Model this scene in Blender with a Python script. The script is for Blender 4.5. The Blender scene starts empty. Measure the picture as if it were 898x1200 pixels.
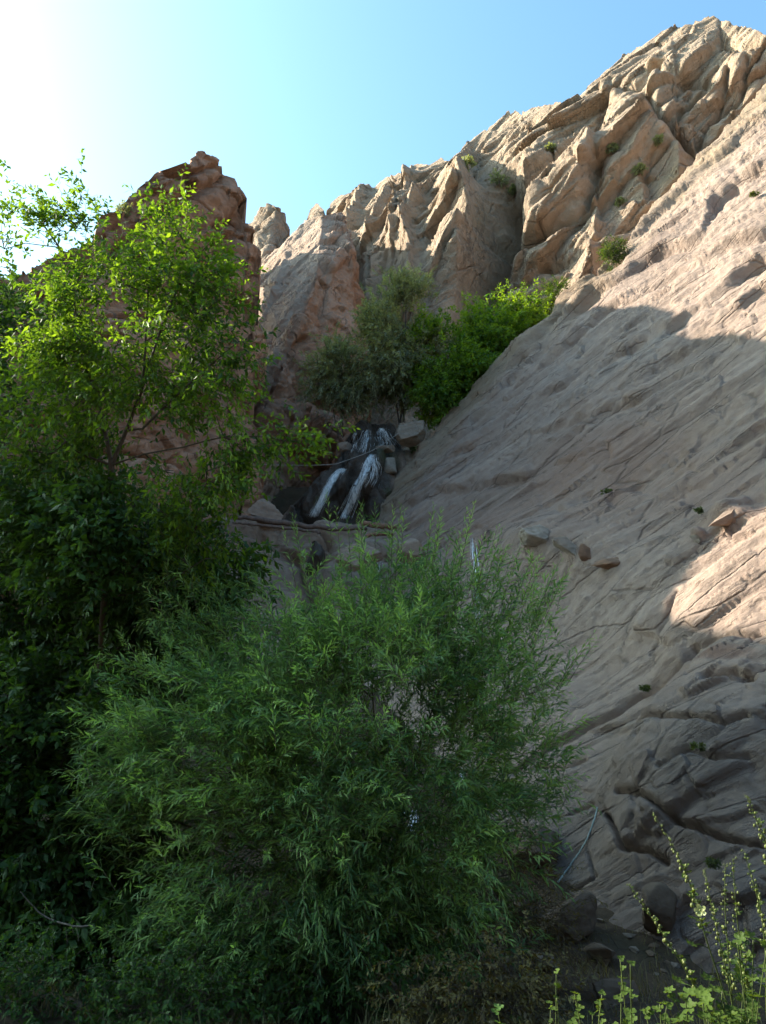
import bpy, math, random
import numpy as np
from mathutils import Vector

# ------------------------------------------------------------------ camera, light, exposure
scene = bpy.context.scene
R = math.radians
FPX = 901.0            # focal length in pixels of the 898 x 1200 photograph
PITCH = R(17.0)
EYE = np.array([0.0, 0.0, 1.6])

cam_d = bpy.data.cameras.new('camera')
cam = bpy.data.objects.new('camera', cam_d)
scene.collection.objects.link(cam)
cam_d.sensor_fit = 'VERTICAL'
cam_d.sensor_height = 24.0
cam_d.lens = FPX / 1200.0 * 24.0
cam_d.clip_start = 0.05
cam_d.clip_end = 3000.0
cam.location = tuple(EYE)
cam.rotation_euler = (R(90.0) + PITCH, 0, 0)
scene.camera = cam

SUN_AZ = 72.0     # degrees left of the view direction (+Y)
SUN_EL = 32.0
SDIR = np.array([-math.sin(R(SUN_AZ)) * math.cos(R(SUN_EL)), math.cos(R(SUN_AZ)) * math.cos(R(SUN_EL)), math.sin(R(SUN_EL))])

world = bpy.data.worlds.new('World')
scene.world = world
world.use_nodes = True
wn = world.node_tree
for n in list(wn.nodes):
    wn.nodes.remove(n)
w_out = wn.nodes.new('ShaderNodeOutputWorld')
w_bg = wn.nodes.new('ShaderNodeBackground')
w_sky = wn.nodes.new('ShaderNodeTexSky')
w_sky.sky_type = 'NISHITA'
w_sky.sun_disc = False
w_sky.sun_elevation = R(SUN_EL)
w_sky.sun_rotation = R(-SUN_AZ)
w_sky.altitude = 900
w_sky.air_density = 1.0
w_sky.dust_density = 4.6
w_sky.ozone_density = 1.2
w_bg.inputs['Strength'].default_value = 0.13
w_tint = wn.nodes.new('ShaderNodeMix'); w_tint.data_type = 'RGBA'; w_tint.blend_type = 'MULTIPLY'
w_tint.inputs[0].default_value = 1.0
w_tint.inputs[7].default_value = (0.88, 1.22, 1.17, 1)      # white balance of the sky light
wn.links.new(w_sky.outputs[0], w_tint.inputs[6])
wn.links.new(w_tint.outputs[2], w_bg.inputs[0])
wn.links.new(w_bg.outputs[0], w_out.inputs[0])

sun_d = bpy.data.lights.new('sun', 'SUN')
sun = bpy.data.objects.new('sun', sun_d)
scene.collection.objects.link(sun)
sun_d.energy = 5.0
sun_d.angle = R(0.53)
sun_d.color = (1.0, 0.91, 0.73)
sun.rotation_euler = Vector(tuple(SDIR)).to_track_quat('Z', 'Y').to_euler()
sun.location = (-30, 10, 60)

scene.view_settings.view_transform = 'Standard'
scene.view_settings.look = 'None'
scene.view_settings.exposure = 1.65
scene.view_settings.gamma = 1.0
scene.view_settings.use_curve_mapping = False
scene.render.engine = 'CYCLES'
scene.cycles.max_bounces = 6
scene.cycles.diffuse_bounces = 3
scene.cycles.transparent_max_bounces = 6
scene.cycles.use_denoising = True
scene.cycles.denoising_prefilter = 'FAST'

# ------------------------------------------------------------------ geometry helpers
CP, SP = math.cos(PITCH), math.sin(PITCH)

def W(x, y, D):
    """photo pixel (898x1200) and distance along the view axis -> world point"""
    x = np.asarray(x, float); y = np.asarray(y, float); D = np.asarray(D, float)
    cx = (x - 449.0) / FPX * D
    cy = (600.0 - y) / FPX * D
    return np.stack([cx + 0 * D, D * CP - cy * SP, EYE[2] + D * SP + cy * CP], axis=-1)

def pix(P):
    P = np.asarray(P, float) - EYE
    D = P[..., 1] * CP + P[..., 2] * SP
    cy = -P[..., 1] * SP + P[..., 2] * CP
    return 449 + FPX * P[..., 0] / D, 600 - FPX * cy / D, D

def norm(v):
    return v / (np.linalg.norm(v, axis=-1, keepdims=True) + 1e-12)

_perm = np.random.RandomState(7).permutation(256).astype(np.int64)
_perm = np.concatenate([_perm, _perm, _perm])
_grad = norm(np.random.RandomState(11).normal(size=(256, 3)))

def perlin(P):
    P = np.asarray(P, float)
    sh = P.shape[:-1]
    p = P.reshape(-1, 3)
    i = np.floor(p).astype(np.int64)
    f = p - i
    i &= 255
    u = f * f * f * (f * (f * 6 - 15) + 10)
    res = 0
    for dx in (0, 1):
        wx = u[:, 0] if dx else 1 - u[:, 0]
        for dy in (0, 1):
            wy = u[:, 1] if dy else 1 - u[:, 1]
            for dz in (0, 1):
                wz = u[:, 2] if dz else 1 - u[:, 2]
                h = _perm[_perm[_perm[(i[:, 0] + dx) & 255] + ((i[:, 1] + dy) & 255)] + ((i[:, 2] + dz) & 255)]
                g = _grad[h]
                d = g[:, 0] * (f[:, 0] - dx) + g[:, 1] * (f[:, 1] - dy) + g[:, 2] * (f[:, 2] - dz)
                res = res + wx * wy * wz * d
    return (res * 1.5).reshape(sh)

def fbm(P, octv=4, gain=0.5, lac=2.03, ridged=False):
    a, s, t = 1.0, 0.0, 0.0
    P = np.array(P, float)
    for k in range(octv):
        n = perlin(P + k * 17.3)
        if ridged:
            n = 1 - 2 * np.abs(n)
        s = s + a * n; t += a
        a *= gain; P = P * lac
    return s / t

def worley(P, seed=0):
    """returns F1, F2, random id (0..1), vector from the nearest cell centre"""
    P = np.asarray(P, float)
    sh = P.shape[:-1]
    p = P.reshape(-1, 3) + seed * 13.7
    i = np.floor(p).astype(np.int64)
    N = len(p)
    F1 = np.full(N, 9.0); F2 = np.full(N, 9.0); ID = np.zeros(N); V = np.zeros((N, 3))
    rs = np.random.RandomState(seed + 5).rand(256, 4)
    for dx in (-1, 0, 1):
        for dy in (-1, 0, 1):
            for dz in (-1, 0, 1):
                c = i + np.array([dx, dy, dz])
                h = _perm[_perm[_perm[c[:, 0] & 255] + (c[:, 1] & 255)] + (c[:, 2] & 255)]
                q = c + 0.1 + 0.8 * rs[h, :3]
                v = p - q
                d = np.sqrt((v * v).sum(1))
                near = d < F1
                F2 = np.where(near, F1, np.minimum(F2, d))
                ID = np.where(near, rs[h, 3], ID)
                V = np.where(near[:, None], v, V)
                F1 = np.where(near, d, F1)
    return F1.reshape(sh), F2.reshape(sh), ID.reshape(sh), V.reshape(sh + (3,))

def smooth(a, b, x):
    t = np.clip((x - a) / (b - a), 0, 1)
    return t * t * (3 - 2 * t)

def polydist(PX, PY, pts):
    """distance in pixels to a polyline and side (+1 left of an upward-running line)"""
    best = np.full(PX.shape, 1e9); side = np.ones(PX.shape)
    for (x0, y0), (x1, y1) in zip(pts[:-1], pts[1:]):
        dx, dy = x1 - x0, y1 - y0
        L2 = dx * dx + dy * dy
        t = np.clip(((PX - x0) * dx + (PY - y0) * dy) / L2, 0, 1)
        ex, ey = PX - (x0 + t * dx), PY - (y0 + t * dy)
        d = np.sqrt(ex * ex + ey * ey)
        cr = (dx * (PY - y0) - dy * (PX - x0))       # image y points down: negative = left when running up
        m = d < best
        best = np.where(m, d, best)
        side = np.where(m, np.where(cr < 0, 1.0, -1.0), side)
    return best, side

def scarp(PX, PY, pts, h, L, Rr):
    """a rib: rises gently over L pixels from the left, drops over Rr pixels on the right"""
    d, s = polydist(PX, PY, pts)
    return h * np.where(s > 0, np.exp(-d / L), np.exp(-(d / Rr)) * 1.35 - 0.35 * np.exp(-d / (Rr * 3)))

def carve(PX, PY, pts, h, w):
    d, s = polydist(PX, PY, pts)
    return -h * np.exp(-(d / w) ** 1.5)

def bump(PX, PY, x, y, rx, ry, h, rot=0.0, p=2.0):
    c, s = math.cos(R(rot)), math.sin(R(rot))
    u = ((PX - x) * c + (PY - y) * s) / rx; v = (-(PX - x) * s + (PY - y) * c) / ry
    return h * np.clip(1 - (u * u + v * v), 0, 1) ** (1 / p)

def gbump(PX, PY, x, y, rx, ry, h):
    return h * np.exp(-(((PX - x) / rx) ** 2 + ((PY - y) / ry) ** 2))

# ------------------------------------------------------------------ mesh helpers
def mesh_obj(name, V, F, mat, base=(0, 0, 0), parent=None, smooth_=True, attrs=None):
    V = np.asarray(V, np.float64).reshape(-1, 3) - np.asarray(base, float)
    me = bpy.data.meshes.new(name)
    parts = F if isinstance(F, list) else [F]
    parts = [np.asarray(f, np.int32) for f in parts if len(f)]
    nl = sum(f.size for f in parts); nf = sum(len(f) for f in parts)
    me.vertices.add(len(V)); me.vertices.foreach_set('co', V.astype(np.float32).ravel())
    me.loops.add(nl); me.loops.foreach_set('vertex_index', np.concatenate([f.ravel() for f in parts]))
    me.polygons.add(nf)
    tot = np.concatenate([np.full(len(f), f.shape[1], np.int32) for f in parts])
    st = np.concatenate([[0], np.cumsum(tot)[:-1]]).astype(np.int32)
    me.polygons.foreach_set('loop_start', st)
    me.update(calc_edges=True)
    me.polygons.foreach_set('use_smooth', np.full(nf, bool(smooth_)))
    if attrs:
        for k, a in attrs.items():
            at = me.attributes.new(k, 'FLOAT', 'POINT')
            at.data.foreach_set('value', np.asarray(a, np.float32).ravel())
    me.materials.append(mat)
    me.update()
    o = bpy.data.objects.new(name, me)
    scene.collection.objects.link(o)
    if parent is not None:
        o.parent = parent
    else:
        o.location = tuple(float(c) for c in base)
    return o

def tag(o, label=None, cat=None, group=None, kind=None):
    if label: o['label'] = label
    if cat: o['category'] = cat
    if group: o['group'] = group
    if kind: o['kind'] = kind
    return o

def thing(name, loc, label, cat, group=None):
    o = bpy.data.objects.new(name, None)
    o.empty_display_size = 0.2
    scene.collection.objects.link(o)
    o.location = tuple(float(c) for c in loc)
    return tag(o, label, cat, group)

def grid_faces(nv, nu, off=0, flip=False):
    i, j = np.meshgrid(np.arange(nv - 1), np.arange(nu - 1), indexing='ij')
    a = (i * nu + j).ravel() + off
    f = np.stack([a, a + nu, a + nu + 1, a + 1], 1)
    return f[:, ::-1] if flip else f

# ------------------------------------------------------------------ materials
class NT:
    def __init__(self, name):
        self.m = bpy.data.materials.new(name); self.m.use_nodes = True
        self.t = self.m.node_tree
        for n in list(self.t.nodes): self.t.nodes.remove(n)
        self.out = self.t.nodes.new('ShaderNodeOutputMaterial')
    def n(self, typ, **kw):
        nd = self.t.nodes.new(typ)
        for k, v in kw.items():
            if k.startswith('i_'):
                nd.inputs[k[2:].replace('_', ' ')].default_value = v
            else:
                setattr(nd, k, v)
        return nd
    def l(self, a, b): self.t.links.new(a, b)
    def math(self, op, a, b=None, clamp=False):
        nd = self.n('ShaderNodeMath', operation=op); nd.use_clamp = clamp
        for k, v in enumerate((a, b)):
            if v is None: continue
            if isinstance(v, (int, float)): nd.inputs[k].default_value = v
            else: self.l(v, nd.inputs[k])
        return nd.outputs[0]
    def noise(self, vec, scale, detail=6, rough=0.6, dist=0.0):
        nd = self.n('ShaderNodeTexNoise'); nd.inputs['Scale'].default_value = scale
        nd.inputs['Detail'].default_value = detail; nd.inputs['Roughness'].default_value = rough
        nd.inputs['Distortion'].default_value = dist
        self.l(vec, nd.inputs['Vector']); return nd.outputs['Fac']
    def ramp(self, fac, stops):
        nd = self.n('ShaderNodeValToRGB'); cr = nd.color_ramp
        while len(cr.elements) < len(stops): cr.elements.new(0.5)
        for e, (p, c) in zip(cr.elements, stops):
            e.position = p; e.color = (c[0], c[1], c[2], 1) if len(c) == 3 else c
        self.l(fac, nd.inputs[0]); return nd.outputs[0]
    def mix(self, fac, a, b, blend='MIX'):
        nd = self.n('ShaderNodeMix', data_type='RGBA', blend_type=blend)
        if isinstance(fac, (int, float)): nd.inputs[0].default_value = fac
        else: self.l(fac, nd.inputs[0])
        for k, v in ((6, a), (7, b)):
            if isinstance(v, tuple): nd.inputs[k].default_value = (v[0], v[1], v[2], 1)
            else: self.l(v, nd.inputs[k])
        return nd.outputs[2]

def frame_vec(nt, a, b, c, sc):
    """object coordinates turned into the rock's bedding frame and stretched"""
    tc = nt.n('ShaderNodeTexCoord')
    comb = nt.n('ShaderNodeCombineXYZ')
    for k, (v, s) in enumerate(zip((a, b, c), sc)):
        d = nt.n('ShaderNodeVectorMath', operation='DOT_PRODUCT')
        nt.l(tc.outputs['Object'], d.inputs[0]); d.inputs[1].default_value = tuple(float(q) * s for q in v)
        nt.l(d.outputs['Value'], comb.inputs[k])
    return comb.outputs[0], tc.outputs['Object']

def rock_mat(name, stops, frame, stretch=(0.25, 1.0, 1.0), scale=0.5, bump_s=0.5, bump_d=0.15, stain=None, rough=0.9, fine=6.0, tint_attr=None, crackc=0.35, crk=0.03, fineh=0.4, patch=None, masked=True, lines=0.0):
    nt = NT(name)
    vec, obj = frame_vec(nt, *frame, stretch)
    stops = [(p, tuple(q * 0.68 * w for q, w in zip(c, (1.06, 0.955, 0.885)))) for p, c in stops]
    if stain: stain = (tuple(q * 0.7 for q in stain[0]), stain[1], stain[2])
    if tint_attr: tint_attr = [(a, tuple(q * 0.7 for q in c)) for a, c in tint_attr]
    big = nt.noise(obj, scale * 0.35, 5, 0.6, 0.3)
    band = nt.noise(vec, scale * 1.2, 9, 0.68, 0.4)
    mixf = nt.math('ADD', nt.math('MULTIPLY', big, 0.5), nt.math('MULTIPLY', band, 0.5))
    col = nt.ramp(mixf, stops)
    speck = nt.noise(obj, scale * fine, 5, 0.65)
    col = nt.mix(0.5, col, nt.ramp(speck, [(0.3, (0.62, 0.6, 0.58)), (0.5, (1, 1, 1)), (0.72, (1.28, 1.26, 1.22))]), 'MULTIPLY')
    if stain:
        sf = nt.ramp(nt.noise(obj, scale * 0.6, 4, 0.6, 0.5), [(stain[1], (0, 0, 0)), (stain[1] + 0.14, (1, 1, 1))])
        col = nt.mix(nt.math('MULTIPLY', sf, stain[2]), col, stain[0])
    if patch:
        pf = nt.ramp(nt.noise(vec, scale * 0.9, 7, 0.7, 0.8), [(patch[1], (0, 0, 0)), (patch[1] + 0.06, (1, 1, 1))])
        col = nt.mix(nt.math('MULTIPLY', pf, patch[2]), col, patch[0])
        pg = nt.ramp(nt.noise(obj, scale * 2.2, 8, 0.75, 0.4), [(0.60, (0, 0, 0)), (0.66, (1, 1, 1))])
        col = nt.mix(nt.math('MULTIPLY', pg, 0.3), col, tuple(q * 0.55 for q in patch[0]))
    if tint_attr:
        for an, c in tint_attr:
            at = nt.n('ShaderNodeAttribute', attribute_name=an)
            col = nt.mix(at.outputs['Fac'], col, c)
    # crack lines, coloured darker than the rock
    vor = nt.n('ShaderNodeTexVoronoi', feature='DISTANCE_TO_EDGE'); vor.inputs['Scale'].default_value = scale * 1.6
    wv = nt.n('ShaderNodeVectorMath', operation='ADD')
    nz = nt.n('ShaderNodeTexNoise'); nz.inputs['Scale'].default_value = scale * 2.5; nz.inputs['Detail'].default_value = 5
    nt.l(vec, nz.inputs['Vector'])
    scl = nt.n('ShaderNodeVectorMath', operation='SCALE'); scl.inputs[3].default_value = 0.10 / scale
    nt.l(nz.outputs['Color'], scl.inputs[0]); nt.l(vec, wv.inputs[0]); nt.l(scl.outputs[0], wv.inputs[1])
    nt.l(wv.outputs[0], vor.inputs['Vector'])
    crack = nt.ramp(vor.outputs['Distance'], [(0.0, (0, 0, 0)), (crk, (1, 1, 1))])
    cmask = nt.ramp(nt.noise(obj, scale * 1.1, 3, 0.6), [(0.46, (0, 0, 0)), (0.58, (1, 1, 1))])
    if masked: crack = nt.math('SUBTRACT', 1.0, nt.math('MULTIPLY', nt.math('SUBTRACT', 1.0, crack), cmask))
    if lines:
        mpl = nt.n('ShaderNodeMapping'); mpl.inputs['Scale'].default_value = (0.22, 1.0, 1.0); nt.l(vec, mpl.inputs[0])
        ln = nt.math('ABSOLUTE', nt.math('SUBTRACT', nt.noise(mpl.outputs[0], scale * 2.4, 5, 0.62, 0.2), 0.5))
        lm = nt.ramp(ln, [(0.0, (0, 0, 0)), (0.022, (1, 1, 1))])
        lmask = nt.ramp(nt.noise(obj, scale * 0.9, 3, 0.6), [(0.40, (0.1, 0.1, 0.1)), (0.6, (1, 1, 1))])
        lcr = nt.math('SUBTRACT', 1.0, nt.math('MULTIPLY', nt.math('MULTIPLY', nt.math('SUBTRACT', 1.0, lm), lmask), lines))
        crack = nt.math('MULTIPLY', crack, lcr)
    if crackc: col = nt.mix(nt.math('MULTIPLY', nt.math('SUBTRACT', 1.0, crack), crackc), col, (0.05, 0.04, 0.035))
    h1 = nt.noise(vec, scale * 3, 12, 0.72, 0.3)
    h2 = nt.noise(obj, scale * fine, 5, 0.6, 0.0)
    hh = nt.math('ADD', nt.math('MULTIPLY', h1, 1.0), nt.math('MULTIPLY', h2, fineh))
    hh = nt.math('ADD', hh, nt.math('MULTIPLY', crack, 0.3))
    bp = nt.n('ShaderNodeBump'); bp.inputs['Strength'].default_value = bump_s; bp.inputs['Distance'].default_value = bump_d
    nt.l(hh, bp.inputs['Height'])
    bs = nt.n('ShaderNodeBsdfPrincipled'); bs.inputs['Roughness'].default_value = rough
    bs.inputs['Specular IOR Level'].default_value = 0.25
    nt.l(col, bs.inputs['Base Color']); nt.l(bp.outputs[0], bs.inputs['Normal'])
    nt.l(bs.outputs[0], nt.out.inputs[0])
    return nt.m

def leaf_mat(name, c_dark, c_light, trans=0.45, rough=0.55, tcol=None, spec=0.3):
    nt = NT(name)
    at = nt.n('ShaderNodeAttribute', attribute_name='tint')
    col = nt.ramp(at.outputs['Fac'], [(0.0, c_dark), (1.0, c_light)])
    bs = nt.n('ShaderNodeBsdfPrincipled'); bs.inputs['Roughness'].default_value = rough
    bs.inputs['Specular IOR Level'].default_value = spec
    nt.l(col, bs.inputs['Base Color'])
    tr = nt.n('ShaderNodeBsdfTranslucent')
    tc = nt.mix(1.0, col, tcol or (2.0, 1.75, 0.5), 'MULTIPLY')
    nt.l(tc, tr.inputs[0])
    mx = nt.n('ShaderNodeMixShader'); mx.inputs[0].default_value = trans
    nt.l(bs.outputs[0], mx.inputs[1]); nt.l(tr.outputs[0], mx.inputs[2])
    nt.l(mx.outputs[0], nt.out.inputs[0])
    return nt.m

def bark_mat(name, c1, c2, scale=12):
    nt = NT(name)
    tc = nt.n('ShaderNodeTexCoord')
    mp = nt.n('ShaderNodeMapping'); mp.inputs['Scale'].default_value = (1, 1, 0.25)
    nt.l(tc.outputs['Object'], mp.inputs[0])
    f = nt.noise(mp.outputs[0], scale, 8, 0.7)
    col = nt.ramp(f, [(0.3, c1), (0.7, c2)])
    bp = nt.n('ShaderNodeBump'); bp.inputs['Strength'].default_value = 0.6; bp.inputs['Distance'].default_value = 0.02
    nt.l(f, bp.inputs['Height'])
    bs = nt.n('ShaderNodeBsdfPrincipled'); bs.inputs['Roughness'].default_value = 0.85
    nt.l(col, bs.inputs['Base Color']); nt.l(bp.outputs[0], bs.inputs['Normal']); nt.l(bs.outputs[0], nt.out.inputs[0])
    return nt.m

def plain_mat(name, c, rough=0.6, var=0.25, scale=20, trans=0.0):
    nt = NT(name)
    tc = nt.n('ShaderNodeTexCoord')
    f = nt.noise(tc.outputs['Object'], scale, 5, 0.6)
    col = nt.ramp(f, [(0.3, tuple(q * (1 - var) for q in c)), (0.7, tuple(min(1, q * (1 + var)) for q in c))])
    bs = nt.n('ShaderNodeBsdfPrincipled'); bs.inputs['Roughness'].default_value = rough
    nt.l(col, bs.inputs['Base Color'])
    bp = nt.n('ShaderNodeBump'); bp.inputs['Strength'].default_value = 0.3; bp.inputs['Distance'].default_value = 0.01
    nt.l(f, bp.inputs['Height']); nt.l(bp.outputs[0], bs.inputs['Normal'])
    if trans:
        tr = nt.n('ShaderNodeBsdfTranslucent'); nt.l(col, tr.inputs[0])
        mx = nt.n('ShaderNodeMixShader'); mx.inputs[0].default_value = trans
        nt.l(bs.outputs[0], mx.inputs[1]); nt.l(tr.outputs[0], mx.inputs[2]); nt.l(mx.outputs[0], nt.out.inputs[0])
    else:
        nt.l(bs.outputs[0], nt.out.inputs[0])
    return nt.m

# ------------------------------------------------------------------ the relief builder
def plane_inv(p1, p2, p3):
    A = np.array([[1, p[0], p[1]] for p in (p1, p2, p3)], float)
    k = np.linalg.solve(A, np.array([1.0 / p[2] for p in (p1, p2, p3)]))
    return lambda x, y: k[0] + k[1] * x + k[2] * y

def samples(segs):
    """segs: (start, end, step) ..."""
    out = []
    for a, b, s in segs:
        n = max(1, int(round(abs(b - a) / s)))
        out.append(np.linspace(a, b, n, endpoint=False))
    out.append(np.array([segs[-1][1]]))
    return np.concatenate(out)

def relief(name, PX, PY, inv, disp, mat, back, kind_label, attrs_fn=None, blur=12, cat=None, kind='structure', drop=0.04, nvec=None, prof=None):
    D = 1.0 / inv(PX, PY)
    P0 = W(PX, PY, D)
    if nvec is None:
        du = np.gradient(P0, axis=1); dv = np.gradient(P0, axis=0)
        N = norm(np.cross(du, dv))
        tocam = norm(EYE - P0)
        s = np.sign((N * tocam).sum(-1, keepdims=True)); s[s == 0] = 1
        N = N * s
        for _ in range(blur):
            Np = np.pad(N, ((1, 1), (1, 1), (0, 0)), mode='edge')
            N = (Np[:-2, 1:-1] + Np[2:, 1:-1] + Np[1:-1, :-2] + Np[1:-1, 2:] + N) / 5
        N = norm(N)
    else:
        N = norm(np.array(nvec, float)) * np.ones(P0.shape)
    d = disp(PX, PY, P0)
    P = P0 + N * d[..., None]
    nv, nu = PX.shape
    V = [P.reshape(-1, 3)]
    F = [grid_faces(nv, nu)]
    idx = np.concatenate([np.arange(nv - 1, 0, -1) * nu, np.arange(nu), (np.arange(1, nv) * nu + nu - 1)])
    edge = P.reshape(-1, 3)[idx]
    rad = norm(edge - EYE)
    K = 26
    prev = idx
    off = nv * nu
    bt = back(PX.reshape(-1)[idx], PY.reshape(-1)[idx]) if callable(back) else np.full(len(idx), float(back))
    for k in range(1, K + 1):
        t = bt * (k / K) ** 1.6
        q = edge + rad * t[:, None]
        nz = fbm(q * 0.35, 3)
        if prof is not None: q[:, 2] -= prof(t)
        q[:, 2] -= drop * t + 0.012 * t * (1 + nz) + (1 if k == K else 0) * 3.0
        q = q + (fbm(q[:, [2, 0, 1]] * 0.8, 3) * 0.15 * min(1, k / 3))[:, None] * np.array([0, 0, -1.0])
        cur = off + np.arange(len(idx))
        V.append(q)
        f = np.stack([prev[:-1], prev[1:], cur[1:], cur[:-1]], 1)
        F.append(f)
        prev = cur; off += len(idx)
    V = np.concatenate(V); F = np.concatenate(F)
    attrs = None
    if attrs_fn:
        a = attrs_fn(PX, PY, P0)
        attrs = {}
        for k, v in a.items():
            full = np.zeros(len(V)); full[:nv * nu] = v.ravel()
            attrs[k] = full
    base = V[:nv * nu].reshape(nv, nu, 3)[-1].mean(0)
    o = mesh_obj(name, V, F, mat, base=base, attrs=attrs)
    tag(o, kind_label, cat, kind=kind)
    return o

def colgrid(xs, top, bot, nv, pw=1.0, jag=0.0, jf=0.05, seed=0):
    t = np.interp(xs, [p[0] for p in top], [p[1] for p in top])
    b = np.interp(xs, [p[0] for p in bot], [p[1] for p in bot])
    if jag:
        q = np.stack([xs * jf, np.full(len(xs), seed * 3.3), np.zeros(len(xs))], -1)
        f1, f2, idd, v = worley(q * np.array([1, 1, 1]), seed)
        jg = jag * (fbm(q * 1.5, 5, 0.6) * 1.2 + (idd - 0.5) * 0.9)
    else:
        jg = 0 * xs
    v = np.linspace(0, 1, nv) ** pw
    PX = np.ones((nv, 1)) * xs[None]
    PY = t[None] + (b - t)[None] * v[:, None]
    PY = PY + jg[None] * np.exp(-(PY - t[None]) / 16.0)
    return PX, PY

def rowgrid(ys, left, right, nu, jag=0.0, jf=0.06, seed=0):
    l = np.interp(ys, [p[1] for p in left], [p[0] for p in left])
    r = np.interp(ys, [p[1] for p in right], [p[0] for p in right])
    if jag:
        for arr, sd, sg in ((l, seed, 1), (r, seed + 4, 1)):
            q = np.stack([ys * jf, np.full(len(ys), sd * 3.3 + 0.5), np.zeros(len(ys))], -1)
            f1, f2, idd, v = worley(q, sd)
            arr += jag * (fbm(q * 1.5, 5, 0.6) * 1.2 + (idd - 0.5) * 1.1)
    u = np.linspace(0, 1, nu)
    PY = ys[:, None] * np.ones((1, nu))
    PX = l[:, None] + (r - l)[:, None] * u[None]
    return PX, PY

def bedding_frame(n, lin):
    n = norm(np.array(n, float)); lin = np.array(lin, float)
    a = norm(lin - n * (lin @ n))
    b = np.cross(n, a)
    return a, b, n

def to_frame(P, fr, sc):
    return np.stack([(P @ fr[0]) * sc[0], (P @ fr[1]) * sc[1], (P @ fr[2]) * sc[2]], -1)

def blocks(P, fr, sc, seed, h_id, h_tilt, h_crack, w_crack, warp=0.20):
    q = to_frame(P, fr, sc)
    wv = np.stack([fbm(q * 0.9 + 3, 3), fbm(q * 0.9 + 31, 3), fbm(q * 0.9 + 57, 3)], -1)
    f1, f2, idd, v = worley(q + wv * warp, seed)
    e = f2 - f1
    ph = idd * 43.7
    amp = 0.5 + 1.0 * np.abs(np.sin(ph * 1.7))
    return (h_id * (idd - 0.5) + h_tilt * amp * (v[..., 1] * np.cos(ph) + v[..., 0] * np.sin(ph))) * smooth(0, 0.045, e) - h_crack * np.exp(-e / max(w_crack, 0.025))

def terraces(P, fr, f, seed, h, irregular=0.9, along=0.12, cut=0.0):
    """irregular saw-tooth ledges running along the lineation"""
    u = P @ fr[0]; v = P @ fr[1]; w = P @ fr[2]
    q = np.stack([u * along, v * 0.5, w * 0.2], -1) + seed * 9.1
    t = v * f + irregular * 1.5 * fbm(np.stack([u * along * 0.8, v * f * 0.35, w * 0.0], -1) + seed * 9.1, 2, 0.4)
    s = t - np.floor(t)
    cell = np.floor(t)
    amp = 0.5 + 0.9 * fbm(np.stack([u * along * 1.6, cell * 3.7, w * 0], -1) + seed, 3)
    amp = np.clip((amp - cut) / (1 - cut), 0, 1.4)
    w = 0.16 if f < 1 else (0.24 if f < 2.5 else 0.38)
    saw = np.where(s < 1 - w, s / (1 - w), (1 - s) / w)
    return h * amp * (saw - 0.5)

# ================================================================== ROCK MATERIALS
DUMMY = bedding_frame((0, 0, 1), (1, 0, 0))

# directions as the eye sees them: lineation running up to the right in the photograph
slab_inv = plane_inv((450, 590, 28.0), (770, 390, 23.0), (898, 590, 14.6))
def dir_between(inv, a, b):
    p = W(a[0], a[1], 1 / inv(*a)); q = W(b[0], b[1], 1 / inv(*b)); return norm(q - p)
def plane_normal(inv, a=(600, 500)):
    p0 = W(a[0], a[1], 1 / inv(*a)); p1 = W(a[0] + 20, a[1], 1 / inv(a[0] + 20, a[1])); p2 = W(a[0], a[1] + 20, 1 / inv(a[0], a[1] + 20))
    n = norm(np.cross(p1 - p0, p2 - p0))
    return n if (EYE - p0) @ n > 0 else -n
SLAB_N = plane_normal(slab_inv, (750, 600))
SLAB_F = bedding_frame(SLAB_N, dir_between(slab_inv, (680, 480), (850, 355)))

mount_inv = plane_inv((450, 350, 54.0), (898, 40, 45.5), (898, 300, 33.0))
MOUNT_N = plane_normal(mount_inv, (650, 220))
MOUNT_F = bedding_frame(MOUNT_N, dir_between(mount_inv, (600, 280), (700, 195)))

M_mount = rock_mat('mountain_rock', [(0.30, (0.30, 0.24, 0.19)), (0.42, (0.48, 0.385, 0.30)), (0.6, (0.58, 0.465, 0.36)), (0.75, (0.66, 0.55, 0.44))],
                   MOUNT_F, (0.3, 1, 1), 0.28, 0.8, 0.8, stain=((0.40, 0.27, 0.15), 0.56, 0.5), fine=7, fineh=0.4, patch=((0.36, 0.29, 0.23), 0.57, 0.4), lines=0.8)
M_slab = rock_mat('slab_rock', [(0.30, (0.22, 0.17, 0.15)), (0.43, (0.36, 0.29, 0.255)), (0.58, (0.45, 0.365, 0.32)), (0.75, (0.57, 0.48, 0.42))],
                  SLAB_F, (0.18, 1, 1), 0.8, 0.75, 0.17, stain=((0.33, 0.23, 0.15), 0.58, 0.4), fine=6, fineh=0.4, patch=((0.28, 0.235, 0.21), 0.55, 0.35), masked=False, lines=0.6, crackc=0.35, crk=0.024,
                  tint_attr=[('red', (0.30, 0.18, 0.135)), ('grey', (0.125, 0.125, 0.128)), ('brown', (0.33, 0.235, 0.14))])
fin_left = plane_inv((400, 250, 43.0), (290, 400, 40.0), (385, 420, 33.0))
FIN_N = plane_normal(fin_left, (350, 330))
FIN_F = bedding_frame(FIN_N, dir_between(fin_left, (300, 350), (390, 250)))
M_fin = rock_mat('fin_rock', [(0.30, (0.26, 0.17, 0.13)), (0.45, (0.46, 0.32, 0.245)), (0.6, (0.55, 0.40, 0.315)), (0.75, (0.60, 0.47, 0.38))],
                 FIN_F, (0.4, 1, 1), 0.5, 0.8, 0.35, stain=((0.42, 0.20, 0.11), 0.5, 0.6), fine=6,
                 tint_attr=[('smoothgrey', (0.62, 0.47, 0.37))])
CRAG_F = bedding_frame((0.25, -0.75, 0.6), (0.75, 0.45, 0.42))
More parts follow.
